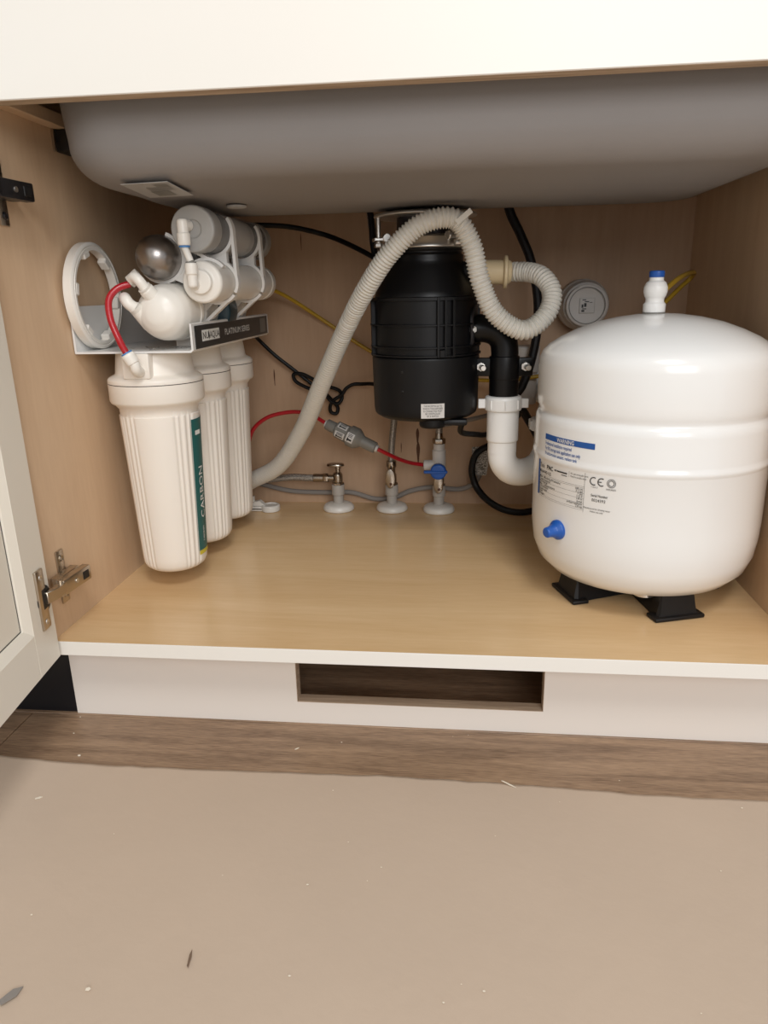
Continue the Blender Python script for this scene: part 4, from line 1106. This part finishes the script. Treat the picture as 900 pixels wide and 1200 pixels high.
cable('disposer_lead', [(DX + 0.055, DY - 0.048, 0.351), (0.4892, 0.3100, 0.3332), (0.5095, 0.3300, 0.3255), (0.5350, 0.3700, 0.3190), (0.582, 0.44, 0.335), (0.575, 0.50, 0.325)], 0.0042, 'black_cable', 'short black lead leaving the underside of the disposer', 'cable')
cable('grey_lead', [(0.4604, 0.4500, 0.3178), (0.5028, 0.4800, 0.3211), (0.5392, 0.5000, 0.3263), (0.5764, 0.5200, 0.3318)], 0.004, 'grey_cable', 'short grey lead crossing behind the disposer base', 'cable')
# power cord with the knotted bundle
zz = [(0.1193, 0.5750, 0.4526), (0.1464, 0.5800, 0.4243), (0.1804, 0.5850, 0.3956), (0.2169, 0.5880, 0.3651), (0.2399, 0.5900, 0.3472), (0.2268, 0.5840, 0.3545), (0.1988, 0.5820, 0.3660), (0.1816, 0.5820, 0.3771), (0.1791, 0.5820, 0.3881), (0.1936, 0.5820, 0.3896), (0.2197, 0.5850, 0.3765), (0.2459, 0.5880, 0.3641), (0.2629, 0.5900, 0.3566), (0.2679, 0.5860, 0.3445), (0.2600, 0.5830, 0.3339), (0.2475, 0.5820, 0.3388), (0.2368, 0.5820, 0.3531), (0.2467, 0.5870, 0.3413), (0.2586, 0.5890, 0.3249), (0.2551, 0.5880, 0.3147), (0.2457, 0.5870, 0.3173), (0.2449, 0.5850, 0.3288), (0.2520, 0.5840, 0.3401), (0.2669, 0.5840, 0.3495), (0.2768, 0.5850, 0.3619), (0.2896, 0.5860, 0.3688), (0.3057, 0.5850, 0.3696), (0.3282, 0.5700, 0.3713)]

cable('power_cord', [(0.125, 0.50, 0.475)] + zz + [(0.36, 0.53, 0.365), (0.42, 0.44, 0.365)], 0.0034, 'black_cable', 'black power cord knotted into a bundle on the back panel', 'cable', 8)
cable('signal_cable', [(0.10, 0.50, 0.640), (0.1471, 0.5200, 0.6423), (0.1976, 0.5400, 0.6397), (0.2518, 0.5600, 0.6273), (0.2994, 0.5350, 0.6082), (0.3454, 0.5080, 0.5845), (0.385, 0.475, 0.560), (0.40, 0.42, 0.54)], 0.0042, 'black_cable', 'black cable strung high across the back panel to the disposer neck', 'cable')
cable('sink_tube', [(0.318, 0.53, 0.72), (0.3360, 0.5300, 0.6560), (0.3397, 0.5250, 0.6093), (0.3490, 0.5200, 0.5551), (0.3598, 0.5200, 0.5178), (0.37, 0.52, 0.46)], 0.0052, 'black_hose', 'dark tube dropping from the sink left of the disposer neck', 'tube')
cable('grey_cable', [(0.04, 0.60, 0.180), (0.0867, 0.6000, 0.1750), (0.1552, 0.5980, 0.1605), (0.2233, 0.5980, 0.1576), (0.2773, 0.5990, 0.1578), (0.3239, 0.6000, 0.1450), (0.3608, 0.6000, 0.1480), (0.3910, 0.5980, 0.1617), (0.4325, 0.5920, 0.1714), (0.4895, 0.5850, 0.1705), (0.5149, 0.5750, 0.1850), (0.5254, 0.5700, 0.2078), (0.5252, 0.5750, 0.2277)], 0.0048, 'grey_cable', 'grey cable sagging along the foot of the back panel', 'cable')
# paper tag on the grey cable
tg = [Vector(p) for p in [(0.5089, 0.5650, 0.2557), (0.5430, 0.5650, 0.2573), (0.5362, 0.5600, 0.2039), (0.5097, 0.5600, 0.2037)]]
bm = BM(); extrude_poly(bm, tg, (0, 0.0006, 0))
obj('cable_tag', bm, 'tag', None, smooth=False, label='small printed paper tag tied to the grey cable', cat='tag')

# red line with the grey inline check valve
ga = Vector((0.2533, 0.5000, 0.3104)); gb = Vector((0.3420, 0.4850, 0.2701)); gd = gb - ga; GL = gd.length
cable('red_tube', [(0.09, 0.50, 0.22), (0.1051, 0.5100, 0.2728), (0.1167, 0.5100, 0.2995), (0.1417, 0.5100, 0.3195), (0.1735, 0.5100, 0.3287), (0.2050, 0.5080, 0.3304), (0.2303, 0.5030, 0.3236), ga + gd.normalized() * 0.004], 0.0036, 'red', 'red tube arching from behind the canisters to the grey inline valve', 'tube')
cable('red_tube', [gb - gd.normalized() * 0.004, (0.3573, 0.4950, 0.2596), (0.3821, 0.5200, 0.2415), (0.4019, 0.5450, 0.2294), (0.4225, 0.557, 0.2235)], 0.0036, 'red', 'red tube from the grey inline valve to the blue-knobbed tee', 'tube')
fl_ = thing('inline_check_valve', 'grey inline valve with white arrow stickers on the red tube', 'valve', tuple((ga + gb) / 2))
gp = [(0.003, 0.0), (0.0098, 0.0), (0.0102, 0.18), (0.0145, 0.20), (0.0152, 0.40), (0.0158, 0.44), (0.0188, 0.46), (0.0190, 0.60), (0.0165, 0.64), (0.0105, 0.72), (0.0100, 0.98), (0.003, 1.0)]
bm = BM(); lathe(bm, rnd([(r, h * GL) for r, h in gp], 0.001), ga, gd, 32); obj('body', bm, 'greyplastic', fl_)
for e, s in ((ga, -1), (gb, 1)):
    bm = BM(); lathe(bm, [(0.0065, -0.001), (0.0065, 0.003)], e, gd * s, 18); obj('collet_ring', bm, 'sticker', fl_)
g_ = gd.normalized(); gup = (Vector((0, 0, 1)) - g_ * g_.z).normalized(); gf = gup.cross(g_)
if gf.y > 0: gf = -gf
def gl(a, s, r): return ga + g_ * s + (gf * math.cos(a) + gup * math.sin(a)) * r
for (s0, s1, a0, a1, r) in [(0.23, 0.41, 0.55, 1.25, 0.0157), (0.23, 0.41, -0.65, 0.15, 0.0157), (0.455, 0.595, -0.35, 0.55, 0.0196)]:
    bm = BM(); patch(bm, lambda u, v: gl(u, v, r), a0, a1, s0 * GL, s1 * GL, 8, 1); obj('sticker', bm, 'sticker', fl_)
    bm = BM(); m0 = (a0 + a1) / 2; w2 = (a1 - a0)
    patch(bm, lambda u, v: gl(u, v, r + 0.0003), m0 - w2 * .30, m0 - w2 * .12, (s0 + .025) * GL, (s1 - .025) * GL, 3, 1)
    patch(bm, lambda u, v: gl(u, v, r + 0.0003), m0 - w2 * .38, m0 - w2 * .02, (s0 + .025) * GL, (s0 + .05) * GL, 3, 1)
    for k in range(3):
        patch(bm, lambda u, v: gl(u, v, r + 0.0003), m0 + w2 * (.06 + .13 * k), m0 + w2 * (.12 + .13 * k), (s0 + .03) * GL, (s1 - .03) * GL, 1, 1)
    obj('sticker_print', bm, 'black_ink', fl_, smooth=False)

# little white plastic fastener lying by the canisters
fs = thing('plastic_fitting', 'small white plastic fitting lying on the cabinet floor beside the rear canister', 'fitting', (0.118, 0.552, SH))
bm = BM(); lathe(bm, rnd([(0.006, 0.0), (0.0175, 0.0), (0.018, 0.002), (0.018, 0.010), (0.016, 0.012), (0.0135, 0.012), (0.013, 0.010), (0.002, 0.010)], 0.001), (0.128, 0.547, SH + 0.0005), (0, 0, 1), 32, scale2=1.0); obj('round_pad', bm, 'flange', fs)
bm = BM(); box(bm, 0.080, 0.116, 0.538, 0.557, SH + 0.0005, SH + 0.010, 0.002, 2); b1 = obj('body', bm, 'flange', fs)
bm = BM(); extrude_poly(bm, [(0.092, 0.540, SH + 0.011), (0.120, 0.540, SH + 0.011), (0.108, 0.540, SH + 0.021), (0.096, 0.540, SH + 0.018)], (0, 0.012, 0)); obj('wedge', bm, 'flange', fs)
bm = BM(); box(bm, 0.094, 0.097, 0.545, 0.553, SH + 0.010, SH + 0.028, 0.0008, 1); obj('prong', bm, 'flange', fs)
bm = BM(); box(bm, 0.092, 0.116, 0.5372, 0.5384, SH + 0.0045, SH + 0.0062); obj('slot', bm, 'seam', fs)

# ---------------------------------------------------------------- debris on the paper and the floor
def fleck(name, p, l, w_, a, m, label, group=None, z=0.0032):
    bm = BM()
    Mz = Matrix.Translation((p[0], p[1], z)) @ Matrix.Rotation(math.radians(a), 4, 'Z') @ Matrix.Rotation(0.12, 4, 'Y')
    extrude_poly(bm, [Mz @ Vector(q) for q in [(-l / 2, -w_ * .3, 0), (l * .1, -w_ / 2, 0), (l / 2, 0, 0), (l * .2, w_ / 2, 0), (-l * .4, w_ * .35, 0)]], (0, 0, 0.0007))
    obj(name, bm, m, None, smooth=False, label=label, cat='debris', group=group)
fleck('wood_splinter', (0.2702, -0.2987, 0.0000), 0.019, 0.0022, 99, 'speck_dark', 'dark upright splinter lying on the paper at lower left')
fleck('paper_scrap', (0.1392, -0.3435, 0.0000), 0.020, 0.008, 62, 'grey_cable', 'crumpled grey scrap in the bottom left corner of the paper')
fleck('wood_chip', (0.1984, -0.3330, 0.0000), 0.004, 0.003, 20, 'speck', 'pale chip on the paper near the grey scrap')
fleck('wood_chip', (0.0283, -0.1177, 0.0000), 0.008, 0.0028, 40, 'speck', 'pale sliver on the paper near the door side')
fleck('wood_splinter', (0.5481, -0.0527, 0.0000), 0.018, 0.0016, -28, 'speck', 'thin pale splinter at the torn paper edge below the vent slot')
fleck('wood_chip', (0.0324, -0.0372, 0.0000), 0.0035, 0.003, 0, 'speck', 'pale crumb on the bare planks near the black kick', z=0.0006)
fleck('wood_chip', (0.2950, -0.0030, 0.0000), 0.007, 0.0016, 50, 'speck', 'pale sliver on the bare planks below the vent slot', z=0.0006)
bm = BM()
rs = random.Random(11)
for k in range(40):
    x = rs.uniform(-0.1, 0.9); y = rs.uniform(-0.40, -0.065); s = rs.uniform(0.0004, 0.0009)
    if rs.random() < 0.2: y = rs.uniform(-0.04, 0.045)
    z = 0.0034 if y < -0.06 else 0.0004
    r0 = bmesh.ops.create_icosphere(bm, subdivisions=1, radius=s, matrix=Matrix.Translation((x, y, z)) @ Matrix.Diagonal((1.5, 1, .5, 1)))
obj('sawdust_specks', bm, 'speck', None, label='pale sawdust specks scattered over paper and planks', cat='sawdust', kind='stuff')
